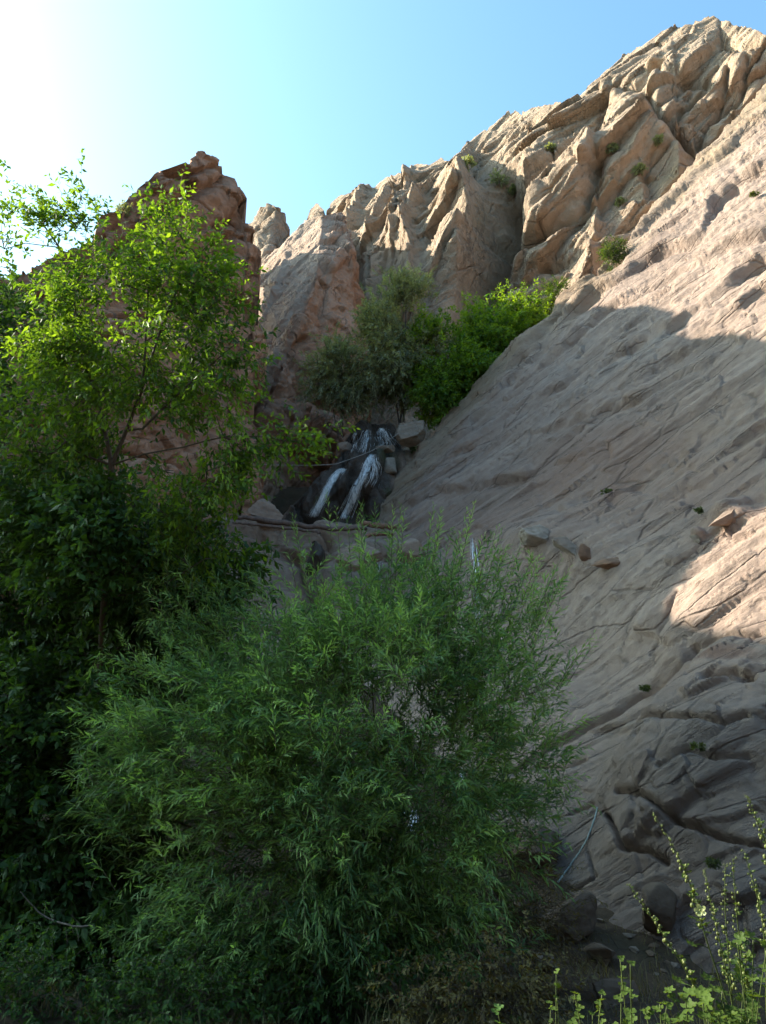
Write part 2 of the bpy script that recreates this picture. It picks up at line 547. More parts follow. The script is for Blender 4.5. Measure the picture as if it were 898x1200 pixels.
M_crag = rock_mat('crag_rock', [(0.30, (0.32, 0.20, 0.145)), (0.45, (0.52, 0.33, 0.235)), (0.6, (0.62, 0.42, 0.31)), (0.75, (0.66, 0.49, 0.39))],
                  CRAG_F, (0.35, 1, 1), 0.45, 0.8, 0.35, stain=((0.25, 0.16, 0.12), 0.52, 0.5), fine=6)
M_wet = rock_mat('wet_rock', [(0.3, (0.03, 0.028, 0.027)), (0.5, (0.085, 0.072, 0.062)), (0.7, (0.19, 0.15, 0.125))],
                 DUMMY, (1, 1, 0.5), 1.2, 0.8, 0.15, rough=0.45, fine=5,
                 tint_attr=[('dry', (0.30, 0.20, 0.15)), ('moss', (0.07, 0.09, 0.03))])
M_boulder = rock_mat('boulder_rock', [(0.3, (0.24, 0.22, 0.19)), (0.5, (0.42, 0.38, 0.33)), (0.7, (0.55, 0.50, 0.44))], DUMMY, (1, 1, 2.5), 1.6, 0.9, 0.12, fine=5)
M_paleblock = rock_mat('pale_block', [(0.3, (0.38, 0.34, 0.30)), (0.5, (0.58, 0.53, 0.47)), (0.7, (0.72, 0.67, 0.60))], DUMMY, (1, 1, 3), 1.6, 0.9, 0.1, fine=5)
M_redstone = rock_mat('red_stone', [(0.3, (0.15, 0.10, 0.08)), (0.5, (0.31, 0.20, 0.14)), (0.7, (0.42, 0.32, 0.24))], DUMMY, (1, 1, 2.5), 2.2, 0.6, 0.05, fine=5)
M_darkstone = rock_mat('dark_stone', [(0.3, (0.09, 0.072, 0.058)), (0.5, (0.20, 0.16, 0.125)), (0.7, (0.29, 0.235, 0.185))], DUMMY, (1, 1, 1.6), 1.6, 0.7, 0.06, fine=5)
M_paleledge = rock_mat('ledge_rock', [(0.3, (0.22, 0.17, 0.14)), (0.5, (0.38, 0.30, 0.25)), (0.7, (0.48, 0.40, 0.33))], DUMMY, (0.6, 1, 2.5), 1.1, 0.6, 0.1, fine=5)
M_soil = rock_mat('soil', [(0.3, (0.045, 0.035, 0.025)), (0.5, (0.10, 0.075, 0.05)), (0.7, (0.17, 0.125, 0.085))], DUMMY, (1, 1, 1), 1.3, 0.8, 0.08, stain=((0.05, 0.06, 0.025), 0.5, 0.6), rough=0.95, fine=8)

# ================================================================== GROUND
GY = [-60, -26, -11, -4, 0, 3, 5.5, 8, 10.5, 12.5, 15, 18, 21, 24, 26.5, 28.6, 31.0, 34, 45, 80, 400, 1500]
GZ = [46, 24, 7, 0.6, 0, 0, -.35, -.75, -.95, -.4, 0.8, 2.2, 3.8, 5.6, 7.4, 8.8, 12.4, 13.6, 17, 20, 40, 60]  # the rise behind the camera is added, unseen, to cut sky light
def ground_z(x, y):
    x = np.asarray(x, float); y = np.asarray(y, float)
    z = np.interp(y, GY, GZ)
    xl = np.interp(y, [0, 8, 14, 20, 27, 40], [-2.2, -2.4, -2.2, -2.2, -2.6, -4])
    bank = np.clip(xl - x, 0, 60)
    z = z + 2.4 * (1 - np.exp(-bank * np.interp(y, [0, 4, 10, 16, 40, 200], [0.0, 0.05, 0.10, 0.0, 0.0, 0.10]))) 
    q = np.stack([x * 0.35, y * 0.35, 0 * x], -1)
    far = np.clip(np.abs(y) / 60, 0, 1)
    z = z + 0.22 * fbm(q, 4) + 0.10 * fbm(q * 5, 3) + 2.5 * far * fbm(q * 0.08, 3)
    return z

def build_ground():
    xs = samples([(-1500, -60, 90), (-60, -8, 1.5), (-8, 6, 0.09), (6, 60, 1.5), (60, 1500, 90)])
    ys = samples([(-1200, -20, 90), (-20, 2, 1.5), (2, 13, 0.09), (13, 34, 0.25), (34, 80, 2), (80, 1500, 90)])
    X, Y = np.meshgrid(xs, ys)
    Z = ground_z(X, Y)
    near = (smooth(1, 3, Y) * (1 - smooth(12, 16, Y)) * smooth(-9, -6, X) * (1 - smooth(5, 7, X)))
    q = np.stack([X, Y, 0 * X], -1)
    f1, f2, idd, v = worley(q * 2.2, 3)
    Z = Z + near * (0.10 * np.clip(0.5 - f1, 0, 1) * (idd > 0.45) + 0.04 * fbm(q * 3.5, 4, 0.6))
    V = np.stack([X, Y, Z], -1).reshape(-1, 3)
    o = mesh_obj('ground', V, grid_faces(len(ys), len(xs), flip=True), M_soil)
    tag(o, 'dark stony soil of the gully floor', kind='structure')
build_ground()

# ================================================================== MOUNTAIN (far face)
def build_mountain():
    xs = samples([(250, 350, 6), (350, 898, 1.35), (898, 1400, 8)])
    top = [(250, 330), (350, 275), (362, 262), (366, 250), (374, 243), (382, 247), (384, 262), (390, 240), (402, 230), (418, 226), (424, 224),
           (434, 219), (442, 222), (452, 214), (470, 209), (481, 208), (484, 198), (492, 195), (510, 192), (534, 190), (540, 180), (556, 162),
           (580, 143), (595, 133), (604, 127), (610, 130), (640, 121), (664, 119), (682, 108), (700, 92), (722, 70), (742, 56),
           (760, 50), (776, 38), (790, 31), (812, 24), (830, 22), (845, 24), (866, 27), (884, 32), (898, 42), (930, 60), (1000, 90), (1200, 60), (1400, 80)]
    bot = [(250, 540), (600, 560), (898, 420), (1400, 400)]
    PX, PY = colgrid(xs, top, bot, 300, pw=1.25, jag=3.5, jf=0.06, seed=2)
    def inv(x, y):
        base = mount_inv(x, y)
        lower = plane_inv((450, 360, 52), (450, 560, 45), (600, 430, 44))(x, y)
        return np.minimum(base, lower + 0.0)
    def disp(x, y, P):
        d = 0
        # left ribs
        wx = x + 5 * fbm(np.stack([x * 0.02, y * 0.02, 0 * x], -1), 3); wy = y + 5 * fbm(np.stack([x * 0.02, y * 0.02, 0 * x + 9], -1), 3)
        S = lambda pts, h, L, r: scarp(wx, wy, pts, h, L, r)
        C = lambda pts, h, w: carve(wx, wy, pts, h, w)
        d = d + S([(527, 420), (534, 379), (545, 315), (560, 262), (556, 228)], 3.6, 42, 7)
        d = d + S([(438, 365), (442, 315), (446, 289), (467, 243)], 1.8, 18, 5)
        d = d + S([(494, 370), (497, 306), (486, 275), (502, 248)], 2.2, 20, 5)
        d = d + S([(412, 330), (420, 280), (428, 250), (436, 228)], 1.5, 16, 5)
        d = d + S([(470, 300), (478, 270), (490, 240), (486, 205)], 1.3, 14, 5)
        d = d + C([(433, 384), (439, 323), (445, 293)], 1.2, 3)
        d = d + C([(536, 410), (552, 350), (570, 300), (592, 250), (598, 226)], 5.0, 15)
        d = d + S([(576, 330), (600, 268), (612, 225)], -1.2, 12, 8)
        # right part
        d = d + C([(578, 300), (600, 284), (633, 275), (676, 255), (688, 242), (697, 216), (700, 195)], 2.6, 6)
        d = d + C([(590, 330), (620, 306), (660, 300)], 1.6, 4)
        d = d + C([(759, 120), (773, 136), (792, 149), (799, 156), (815, 162), (832, 169)], 4.0, 6)
        d = d + S([(715, 300), (740, 262), (762, 232), (797, 205), (795, 168)], 3.2, 34, 14)
        d = d + S([(699, 330), (700, 300), (700, 262)], 2.6, 34, 7)
        d = d + C([(719, 112), (746, 107), (772, 92), (799, 88), (830, 80)], 1.6, 4)
        d = d + C([(776, 139), (799, 112), (826, 90)], 1.7, 4)
        d = d + C([(816, 150), (832, 123), (849, 90), (852, 70)], 1.8, 4)
        d = d + C([(847, 112), (868, 93), (876, 63)], 1.3, 3.5)
        d = d + C([(812, 26), (808, 45), (790, 52), (770, 50)], 1.2, 3)
        d = d + C([(845, 24), (846, 45), (870, 52), (898, 48)], 1.0, 3)
        d = d + C([(620, 220), (650, 190), (690, 150), (715, 125)], 1.3, 5)
        d = d + C([(560, 190), (590, 165), (625, 145)], 1.2, 4)
        d = d + S([(640, 262), (668, 232), (692, 205), (698, 180)], 1.9, 24, 6)
        d = d + S([(600, 240), (622, 205), (640, 186)], 1.5, 18, 6)
        d = d + S([(712, 210), (740, 190), (770, 150)], 1.6, 24, 6)
        for (bx, by, rx, ry, h) in [(742, 168, 26, 17, 1.4), (800, 120, 26, 13, 1.5), (836, 140, 20, 18, 1.6), (865, 75, 24, 26, 1.6), (770, 100, 22, 12, 1.2), (715, 200, 20, 15, 1.3),
                                    (655, 172, 18, 12, 1.2), (670, 215, 30, 20, 1.5), (825, 100, 18, 14, 1.2), (620, 240, 22, 16, 1.2), (635, 285, 30, 12, 1.3), (668, 290, 24, 30, 1.6), (625, 310, 24, 12, 1.2)]:
            d = d + 0.35 * bump(wx, wy, bx, by, rx, ry, h, rot=-40)
        d = (0.6 + 0.6 * (1 - smooth(600, 650, x))) * d + (0.55 + 0.45 * smooth(560, 620, x)) * blocks(P, MOUNT_F, (0.055, 0.15, 0.10), 1, 2.0, 1.9, 0.6, 0.015, 0.10) + terraces(P, MOUNT_F, 0.30, 7, 0.5, 0.6, 0.04)
        d = d + blocks(P, MOUNT_F, (0.13, 0.42, 0.25), 2, 0.65, 0.75, 0.35, 0.015, 0.10) + terraces(P, MOUNT_F, 1.1, 9, 0.16, 0.8, 0.1)
        d = d + blocks(P, MOUNT_F, (0.40, 1.3, 0.7), 3, 0.22, 0.30, 0.12, 0.015, 0.12)
        d = d + 0.14 * fbm(to_frame(P, MOUNT_F, (0.7, 2.2, 1.8)), 5, 0.62, ridged=True)
        smoothz = (1 - smooth(520, 575, x)) * smooth(280, 330, y)
        tp = np.interp(x, [p[0] for p in top], [p[1] for p in top])
        return 0.8 * d * (1 - 0.35 * smoothz) * (0.3 + 0.7 * smooth(0, 26, y - tp))
    relief('mountain', PX, PY, inv, disp, M_mount, 25, 'high blocky sunlit mountain face behind the gully', drop=0.25, nvec=norm(MOUNT_N - 0.8 * np.array([0.15, CP, SP])))
build_mountain()

# small spire behind the fin
def build_spire():
    ys = samples([(243, 340, 1.3), (340, 520, 5)])
    left = [(318, 243), (302, 255), (290, 272), (286, 300), (270, 340), (240, 520)]
    right = [(323, 243), (333, 249), (337, 252), (340, 262), (338, 285), (345, 310), (360, 340), (400, 520)]
    PX, PY = rowgrid(ys, left, right, 60, jag=2.2, jf=0.1, seed=6)
    inv = lambda x, y: np.minimum(plane_inv((320, 245, 54), (290, 300, 52), (325, 320, 47))(x, y), plane_inv((325, 250, 53.5), (338, 290, 54), (325, 330, 50))(x, y))
    def disp(x, y, P):
        return blocks(P, FIN_F, (0.25, 0.6, 0.4), 5, 0.6, 0.4, 0.4, 0.06) + 0.3 * fbm(P * 0.7, 5, ridged=True) + 0.12 * fbm(P * 3, 3)
    relief('spire', PX, PY, inv, disp, M_mount, 8, 'small leaning rock spire behind the orange fin', blur=3)
build_spire()

# ================================================================== FIN (middle)
def build_fin():
    ys = samples([(250, 660, 1.35), (660, 760, 6)])
    left = [(394, 250), (372, 256), (352, 268), (335, 285), (318, 300), (300, 322), (285, 345), (272, 372), (260, 410), (250, 500), (230, 760)]
    right = [(402, 250), (408, 262), (410, 290), (414, 320), (428, 355), (434, 385), (431, 410), (424, 440), (430, 470), (424, 500), (414, 520), (402, 540), (378, 566), (352, 596), (338, 620), (330, 660), (330, 760)]
    PX, PY = rowgrid(ys, left, right, 160, jag=2.6, jf=0.07, seed=9)
    right_pl = plane_inv((400, 250, 43), (430, 385, 43), (345, 365, 37))
    low_pl = plane_inv((330, 450, 34), (420, 450, 37), (330, 640, 27.5))
    def inv(x, y):
        a = np.minimum(fin_left(x, y), right_pl(x, y))
        return np.minimum(a, low_pl(x, y) + 0.0015)
    def disp(x, y, P):
        wx = x + 3 * fbm(np.stack([x * 0.03, y * 0.03, 0 * x], -1), 3); wy = y
        S = lambda pts, h, L, r: scarp(wx, wy, pts, h, L, r)
        C = lambda pts, h, w: carve(wx, wy, pts, h, w)
        leftface = smooth(0, 0.0012, right_pl(x, y) - fin_left(x, y))
        d = S([(322, 345), (333, 318), (340, 290), (362, 262)], 0.35, 25, 3.5)
        d = d + S([(385, 500), (398, 440), (407, 370), (404, 300)], 1.0, 26, 9) * (1 - leftface)
        d = d + C([(345, 520), (356, 460), (340, 420)], 0.8, 4) + C([(300, 480), (318, 440), (352, 400)], 0.7, 4)
        d = d + C([(370, 470), (400, 500)], 0.6, 4) + C([(400, 480), (408, 530), (396, 545)], 1.0, 7)
        d = d + bump(x, y, 375, 440, 32, 24, 0.8) + bump(x, y, 330, 500, 30, 34, 0.9) + bump(x, y, 372, 520, 28, 40, 1.0, rot=-30) + bump(x, y, 310, 570, 40, 40, 0.8)
        rough = 1 - 0.75 * leftface * (1 - smooth(400, 450, y))
        calm = 1 - 0.5 * smooth(490, 540, y)
        d = d + rough * calm * (blocks(P, FIN_F, (0.22, 0.4, 0.4), 11, 0.55, 0.7, 0.4, 0.06) + blocks(P, FIN_F, (0.6, 1.2, 0.9), 12, 0.22, 0.3, 0.16, 0.05))
        d = d + 0.55 * leftface * terraces(P, FIN_F, 0.8, 4, 0.4)
        d = 0.6 * d + 0.22 * rough * fbm(P * 0.9, 5, 0.55, ridged=True) + 0.10 * fbm(P * 3.2, 4, 0.6)
        return d
    def at(x, y, P):
        return {'smoothgrey': 0.6 * smooth(0, 0.0012, right_pl(x, y) - fin_left(x, y)) * (1 - smooth(400, 470, y))}
    def back(x, y):
        return np.where(y < 520, 22.0, 3.0)
    relief('fin', PX, PY, inv, disp, M_fin, back, 'orange broken rock fin with a smooth sunlit left flank', attrs_fn=at, blur=4, drop=0.10)
build_fin()

# ================================================================== CRAG (left) and an added unseen wall that casts shade
def build_crag():
    ys = samples([(-330, 178, 9), (178, 640, 1.6), (640, 1000, 8)])
    # the ridge left of the peak; off the frame it climbs into an added shadow-casting wall
    xs = samples([(-1900, -300, 25), (-300, -20, 7), (-20, 321, 1.6)])
    top = [(-1900, -250), (-900, -100), (-700, -40), (-520, 35), (-420, 88), (-300, 170), (-200, 226), (-120, 268), (-70, 296), (-40, 312), (-12, 322), (10, 325), (22, 318), (60, 296), (96, 284), (116, 262), (130, 250),
           (146, 238), (153, 230), (160, 225), (178, 206), (188, 200), (198, 201), (212, 190), (226, 181), (236, 178), (248, 184), (256, 196), (257, 204), (264, 208), (268, 222),
           (274, 230), (277, 242), (273, 254), (268, 262), (281, 264), (287, 272), (290, 285), (293, 300), (296, 330), (299, 380), (308, 384), (314, 391), (320, 404), (322, 420)]
    bot = [(-1900, 900), (-300, 950), (322, 950)]
    PX, PY = colgrid(xs, top, bot, 280, pw=1.15, jag=4.2, jf=0.11, seed=12)
    PX = PX - smooth(395, 430, PY) * smooth(200, 310, PX) * (16 + 14 * fbm(np.stack([PY * 0.02, 0 * PY, 0 * PY], -1), 4))
    def inv(x, y):
        v = np.interp(x, [-1900, -60, 19, 127, 180, 240, 300, 420], [0.030, 0.044, 0.0446, 0.0446, 0.042, 0.038, 0.0345, 0.030])
        return v + 0.000008 * np.clip(y - 250, -500, 500)
    def disp(x, y, P):
        wx = x; wy = y + 3 * fbm(np.stack([x * 0.03, y * 0.03, 0 * x], -1), 3)
        S = lambda pts, h, L, r: scarp(wx, wy, pts, h, L, r)
        C = lambda pts, h, w: carve(wx, wy, pts, h, w)
        # overhanging top bed: reads as a thick slab dipping left
        d = C([(130, 300), (180, 255), (215, 232), (255, 212)], 1.0, 5)
        d = d + S([(150, 240), (190, 212), (256, 190)], 0.3, 20, 8)
        d = d + C([(198, 215), (160, 240), (120, 280)], 0.4, 3)
        d = d + C([(262, 300), (250, 270), (270, 258)], 0.9, 6) + C([(255, 340), (230, 300), (220, 270)], 0.6, 4)
        d = d + 0.35 * bump(x, y, 250, 235, 26, 34, 0.9) + 0.35 * bump(x, y, 225, 290, 30, 34, 0.7) + 0.35 * bump(x, y, 278, 300, 17, 30, 0.9) + 0.35 * bump(x, y, 270, 360, 24, 40, 0.8) + 0.35 * bump(x, y, 300, 402, 18, 16, 1.0)
        d = d + C([(232, 420), (250, 380), (262, 345)], 0.7, 5) + C([(240, 500), (262, 460), (285, 430)], 0.7, 5)
        d = 0.5 * d + blocks(P, CRAG_F, (0.14, 0.40, 0.3), 21, 0.6, 0.6, 0.2, 0.015, 0.1) + terraces(P, CRAG_F, 0.7, 24, 0.22, 0.7, 0.1) + blocks(P, CRAG_F, (0.45, 1.3, 0.9), 22, 0.22, 0.26, 0.10, 0.02, 0.1) + blocks(P, CRAG_F, (1.4, 3.6, 2.2), 23, 0.08, 0.10, 0.04, 0.02, 0.1)
        d = d + 0.15 * fbm(P * 0.8, 5, 0.55, ridged=True) + 0.06 * fbm(P * 3.2, 4, 0.6)
        return d
    def back(x, y):
        return np.where(y < 620, np.where(x > 252, 9.0, 24.0), 2.0)
    relief('cliff', PX, PY, inv, disp, M_crag, back, 'reddish overhanging crag with a pointed summit on the left', blur=4, drop=0.0,
           prof=lambda t: np.interp(t, [0, 1.0, 2.1, 3.7, 5.0, 6.6, 8.5, 12, 16, 24], [0, 0.05, 1.25, 1.25, 0.0, 0.1, 0.85, 1.2, 2.2, 4.5]))  # unseen rear ridge, shaped to notch its shadow on the slab
build_crag()

# ================================================================== THE BIG SLAB (right)
def build_slab():
    xs = samples([(380, 450, 5), (450, 898, 1.55), (898, 1500, 9)])
    top = [(380, 720), (430, 640), (445, 604), (452, 585), (470, 556), (482, 542), (505, 512), (520, 492), (548, 468), (566, 452), (578, 440), (586, 424), (600, 408), (622, 394), (634, 384), (650, 372), (664, 355),
           (680, 342), (702, 325), (722, 305), (745, 278), (768, 250), (785, 226), (806, 205), (820, 190), (838, 168), (858, 150), (878, 128), (898, 106), (960, 40), (1100, -110), (1500, -500)]
    bot = [(380, 1000), (640, 1150), (898, 1260), (1500, 1700)]
    PX, PY = colgrid(xs, top, bot, 470, pw=1.08, jag=2.2, jf=0.06, seed=15)
    def inv(x, y):
        v = slab_inv(x, y)
        return np.clip(v, 0.02, 0.2)
    def disp(x, y, P):
        wx = x + 9 * fbm(np.stack([x * 0.012, y * 0.012, 0 * x], -1), 2); wy = y + 9 * fbm(np.stack([x * 0.012, y * 0.012, 0 * x + 5], -1), 2)
        S = lambda pts, h, L, r: scarp(wx, wy, pts, h, L, r)
        C = lambda pts, h, w: carve(wx, wy, pts, h, w)
        low = smooth(0, 60, (y - (975 - (x - 620) * 1.10)))       # below the seam: the bulging foot
        low = low * smooth(650, 760, x)
        right_low = smooth(590, 640, y - 0.0 * x) 
        up = 1 - low
        d = 0
        # long ledges
        led = [([(600, 452), (700, 350), (772, 303), (801, 286), (824, 269), (841, 237), (870, 211), (898, 196)], 0.42),
               ([(640, 430), (715, 370), (778, 332), (824, 309), (841, 298), (898, 270)], 0.30),
               ([(740, 410), (786, 387), (835, 355), (858, 338), (898, 308)], 0.34),
               ([(770, 432), (801, 413), (827, 392), (858, 372), (898, 345)], 0.24),
               ([(560, 490), (640, 398), (700, 330), (760, 268), (830, 195), (898, 135)], 0.25),
               ([(450, 600), (520, 578), (615, 560), (680, 505), (740, 470)], 0.22),
               ([(480, 570), (560, 520), (600, 490), (660, 455)], 0.18),
               ([(640, 505), (700, 490), (760, 455), (830, 420)], 0.16)]
        for pts, h in led:
            dd, s = polydist(wx, wy, pts)
            amp = 0.55 + 0.9 * fbm(np.stack([x * 0.02, y * 0.02, 0 * x + h * 70], -1), 3)
            d = d + 1.25 * h * np.clip(amp, 0, 1.4) * np.where(dd * s > 3.0, np.exp(-(dd - 3) / 26), np.where(dd * s < -3.0, -0.8 * np.exp(-(dd - 3) / 7.0), 0.1 + 0.9 * np.sin(np.clip(dd * s / 3.0, -1, 1) * math.pi / 2)))
        d = d + C([(841, 243), (846, 232), (862, 222)], 0.5, 4)
        d = d + C([(755, 762), (778, 729), (801, 701)], 0.14, 1.8) * 1.0
        # seam and foot
        d = d + C([(600, 905), (640, 880), (690, 845), (723, 823), (755, 804), (801, 778), (815, 761)], 0.22, 3.0)
        d = 0.75 * d + low * 0.12 + 0.5 * low * gbump(x, y, 850, 850, 130, 90, 1.0) + low * gbump(x, y, 790, 930, 90, 70, 0.25)
        d = d + S([(715, 960), (702, 930), (706, 900), (742, 868)], -0.05, 30, 6)
        for pts, h, w in [([(713, 956), (722, 975), (735, 1000), (766, 1000), (786, 1012)], 0.3, 3.5), ([(735, 940), (766, 950), (812, 980), (852, 993), (898, 1000)], 0.3, 3.5),
                          ([(742, 876), (786, 860), (832, 867), (875, 873), (898, 863)], 0.28, 3.5), ([(796, 926), (832, 906), (865, 910), (898, 906)], 0.2, 3),
                          ([(628, 900), (655, 903), (682, 890)], 0.15, 2.5), ([(650, 958), (700, 943)], 0.2, 2.5), ([(648, 1036), (680, 1042), (706, 1030)], 0.2, 2.5), ([(692, 1000), (704, 1032)], 0.12, 2.5),
                          ([(692, 860), (712, 848)], 0.12, 1.8), ([(710, 856), (726, 846)], 0.1, 1.6), ([(815, 761), (841, 752), (898, 758)], 0.2, 3),
                          ([(850, 820), (880, 812), (898, 818)], 0.3, 6)]:
            d = d + 0.8 * C(pts, h, 0.75 * w)
        d = d + gbump(x, y, 862, 606, 26, 13, 0.32) + bump(x, y, 822, 630, 9, 6, 0.2)
        d = d + 0.16 * (smooth(0, 40, (y - 600) - (898 - x) * 1.05)) * smooth(750, 800, x) * (1 - low)   # swell carrying the sunlit patch
        d = d - 0.5 * gbump(x, y, 660, 760, 110, 60, 1.0)
        d = d + 0.5 * gbump(x, y, 640, 640, 80, 30, 1.0)
        calm = 1 - 0.45 * smooth(620, 760, y)
        d = d + calm * up * (terraces(P, SLAB_F, 0.45, 1, 0.22, 0.7, 0.06) + terraces(P, SLAB_F, 1.5, 2, 0.12, 0.8, 0.12, 0.35) + terraces(P, SLAB_F, 3.3, 3, 0.06, 1.0, 0.3, 0.3))
        d = d + low * (blocks(P, SLAB_F, (0.35, 0.8, 0.6), 31, 0.05, 0.09, 0.05, 0.015, 0.1) + blocks(P, SLAB_F, (1.1, 2.6, 1.5), 32, 0.04, 0.08, 0.03, 0.025) + terraces(P, SLAB_F, 1.3, 6, 0.12, 0.9, 0.2, 0.3))
        d = d + calm * up * (blocks(P, SLAB_F, (0.18, 0.8, 0.6), 33, 0.10, 0.14, 0.07, 0.012, 0.1) + blocks(P, SLAB_F, (0.6, 2.6, 1.5), 34, 0.05, 0.08, 0.04, 0.015, 0.1))
        d = d + 0.09 * fbm(to_frame(P, SLAB_F, (0.25, 1.4, 1)), 5, 0.6, ridged=True) + 0.03 * fbm(to_frame(P, SLAB_F, (3, 6, 6)), 4, 0.65)
        pits = np.clip(fbm(P * 2.6 + 40, 3) - 0.18, 0, 1)
        d = d - 0.10 * pits * (1 - 0.7 * low)
        return d
    def at(x, y, P):
        n = fbm(P * 0.35 + 7, 4)
        red = np.clip(gbump(x, y, 750, 560, 150, 70, 1.2) * (0.75 + n), 0, 0.8) + np.clip(bump(x, y, 860, 782, 46, 11, 0.9), 0, 0.9)
        red = red + np.clip(gbump(x, y, 560, 620, 90, 30, 0.5), 0, 0.5)
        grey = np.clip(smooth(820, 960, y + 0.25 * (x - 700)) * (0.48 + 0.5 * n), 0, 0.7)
        brown = np.clip(smooth(0, 40, 70 - np.abs(y - (x * -0.97 + 985)) - 60 * 0) * 0.0 + (1 - smooth(10, 45, (y - np.interp(x, [450, 600, 722, 806, 898], [585, 408, 305, 205, 106])))) * (0.55 + n), 0, 0.6)
        return {'red': np.clip(red, 0, 0.85), 'grey': grey, 'brown': brown}
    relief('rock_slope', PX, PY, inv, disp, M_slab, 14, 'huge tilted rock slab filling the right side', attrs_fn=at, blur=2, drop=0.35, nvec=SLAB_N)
build_slab()

# ================================================================== WATERFALL ROCK
def fall_inv(x, y):
    D = np.interp(y, [495, 522, 530, 538, 545, 615, 640, 700], [31.6, 31.0, 30.6, 29.6, 29.2, 28.2, 27.6, 26.8])
    return 1.0 / D
def fall_disp(x, y, P):
    d = 0.25 * fbm(P * np.array([1.2, 1.2, 0.5]), 5, 0.55, ridged=True) + blocks(P, DUMMY, (1.3, 1.3, 0.6), 41, 0.2, 0.25, 0.12, 0.05) + 0.07 * fbm(P * 4, 3)
    d = d + bump(x, y, 424, 560, 22, 45, 0.7, rot=28) + bump(x, y, 380, 585, 24, 35, 0.5, rot=30) + bump(x, y, 448, 590, 20, 50, 0.7) + bump(x, y, 425, 515, 14, 18, 0.5) + bump(x, y, 455, 512, 14, 16, 0.4)
    return d
def build_fall_rock():
    xs = samples([(322, 486, 1.2)])
    top = [(322, 622), (340, 600), (360, 578), (378, 556), (392, 545), (400, 540), (404, 522), (414, 508), (424, 500), (446, 498), (460, 502), (468, 516), (476, 540), (486, 600)]
    bot = [(322, 700), (486, 700)]
    PX, PY = colgrid(xs, top, bot, 130, jag=2.0, jf=0.1, seed=18)
    def at(x, y, P):
        n = fbm(P * 1.2, 4)
        dry = smooth(12, 2, x - np.interp(y, [500, 620], [395, 322])) * 0.8 + 0.9 * smooth(455, 462, x) * smooth(530, 540, y) + 0.8 * smooth(618, 630, y)
        return {'dry': np.clip(dry + 0.3 * n, 0, 1), 'moss': np.clip(gbump(x, y, 456, 545, 12, 10, 0.8) + 0.5 * (n > 0.35), 0, 1)}
    relief('waterfall_cliff', PX, PY, fall_inv, fall_disp, M_wet, 4, 'dark wet rock step the waterfall runs over', attrs_fn=at, blur=3, drop=0.0)
build_fall_rock()
bpy.context.view_layer.update()
DG = bpy.context.evaluated_depsgraph_get()
def hit(x, y, only=None):
    o = Vector(tuple(EYE)); d = Vector(tuple(norm(W(x, y, 10.0) - EYE)))
    for _ in range(6):
        ok, loc, nrm, idx, ob, _m = scene.ray_cast(DG, o, d)
        if not ok: return None
        if only is None or ob.name in only:
            return np.array(loc), np.array(nrm), ob.name
        o = loc + d * 0.02
    return None

# ================================================================== small rocks
def ico(sub=4):
    import bmesh
    bm = bmesh.new(); bmesh.ops.create_icosphere(bm, subdivisions=sub, radius=1.0)
    V = np.array([v.co[:] for v in bm.verts]); F = np.array([[l.index for l in f.verts] for f in bm.faces]); bm.free()
    return V, F
ICO4 = ico(4); ICO5 = ico(5)

def rock(name, c, size, seed, mat, rot=(0, 0, 0), big=False, rough=0.13, sharp=0.5):
    """an angular stone: a sphere cut by random planes, then weathered"""
    V, F = ICO5 if big else ICO4
    rs = np.random.RandomState(seed)
    V = V.copy()
    for k in range(16):
        n = norm(rs.normal(size=3)); h = 0.38 + 0.36 * rs.rand()
        d = V @ n - h
        V = V - np.where(d > 0, d * (0.99), 0)[:, None] * n
    V = V + (norm(V) * (rough * fbm(V * 1.3 + seed, 4, 0.55) + 0.35 * rough * fbm(V * np.array([3, 3, 8]) + seed, 4, 0.6))[:, None])
    V = V * np.array(size)
    from mathutils import Euler
    M = np.array(Euler([R(a) for a in rot]).to_matrix())
    V = V @ M.T + np.asarray(c, float)
    base = np.array([c[0], c[1], V[:, 2].min()])
    return mesh_obj(name, V, F, mat, base=base)

def tube_np(pts, rad, sides=6):
    pts = np.asarray(pts, float); n = len(pts); rad = np.broadcast_to(rad, (n,))
    t = norm(np.gradient(pts, axis=0))
    up = np.array([0.13, 0.21, 1.0]); a = norm(np.cross(t, up)); b = np.cross(t, a)
    th = np.arange(sides) / sides * 2 * math.pi
    V = pts[:, None] + rad[:, None, None] * (np.cos(th)[None, :, None] * a[:, None] + np.sin(th)[None, :, None] * b[:, None])
    V = V.reshape(-1, 3)
    F = []
    i = np.arange(n - 1)[:, None] * sides; j = np.arange(sides)[None]; j2 = (j + 1) % sides
    F = np.stack([(i + j).ravel(), (i + j2).ravel(), (i + sides + j2).ravel(), (i + sides + j).ravel()], 1)
    # closed ends
    V = np.concatenate([V, pts[:1], pts[-1:]]); o = n * sides
    c0 = np.array([[o, (k + 1) % sides, k, k] for k in range(sides)]); c1 = np.array([[o + 1, o - sides + k, o - sides + (k + 1) % sides, o - sides + (k + 1) % sides] for k in range(sides)])
    tri = np.concatenate([c0[:, :3], c1[:, :3]])
    return V, F, tri

def curve_pts(P, n=40):
    """smooth curve through points"""
    P = np.asarray(P, float); k = len(P)
    t = np.linspace(0, k - 1, n); i = np.clip(t.astype(int), 0, k - 2); f = (t - i)[:, None]
    p0 = P[np.clip(i - 1, 0, k - 1)]; p1 = P[i]; p2 = P[i + 1]; p3 = P[np.clip(i + 2, 0, k - 1)]
    return 0.5 * ((2 * p1) + (-p0 + p2) * f + (2 * p0 - 5 * p1 + 4 * p2 - p3) * f ** 2 + (-p0 + 3 * p1 - 3 * p2 + p3) * f ** 3)

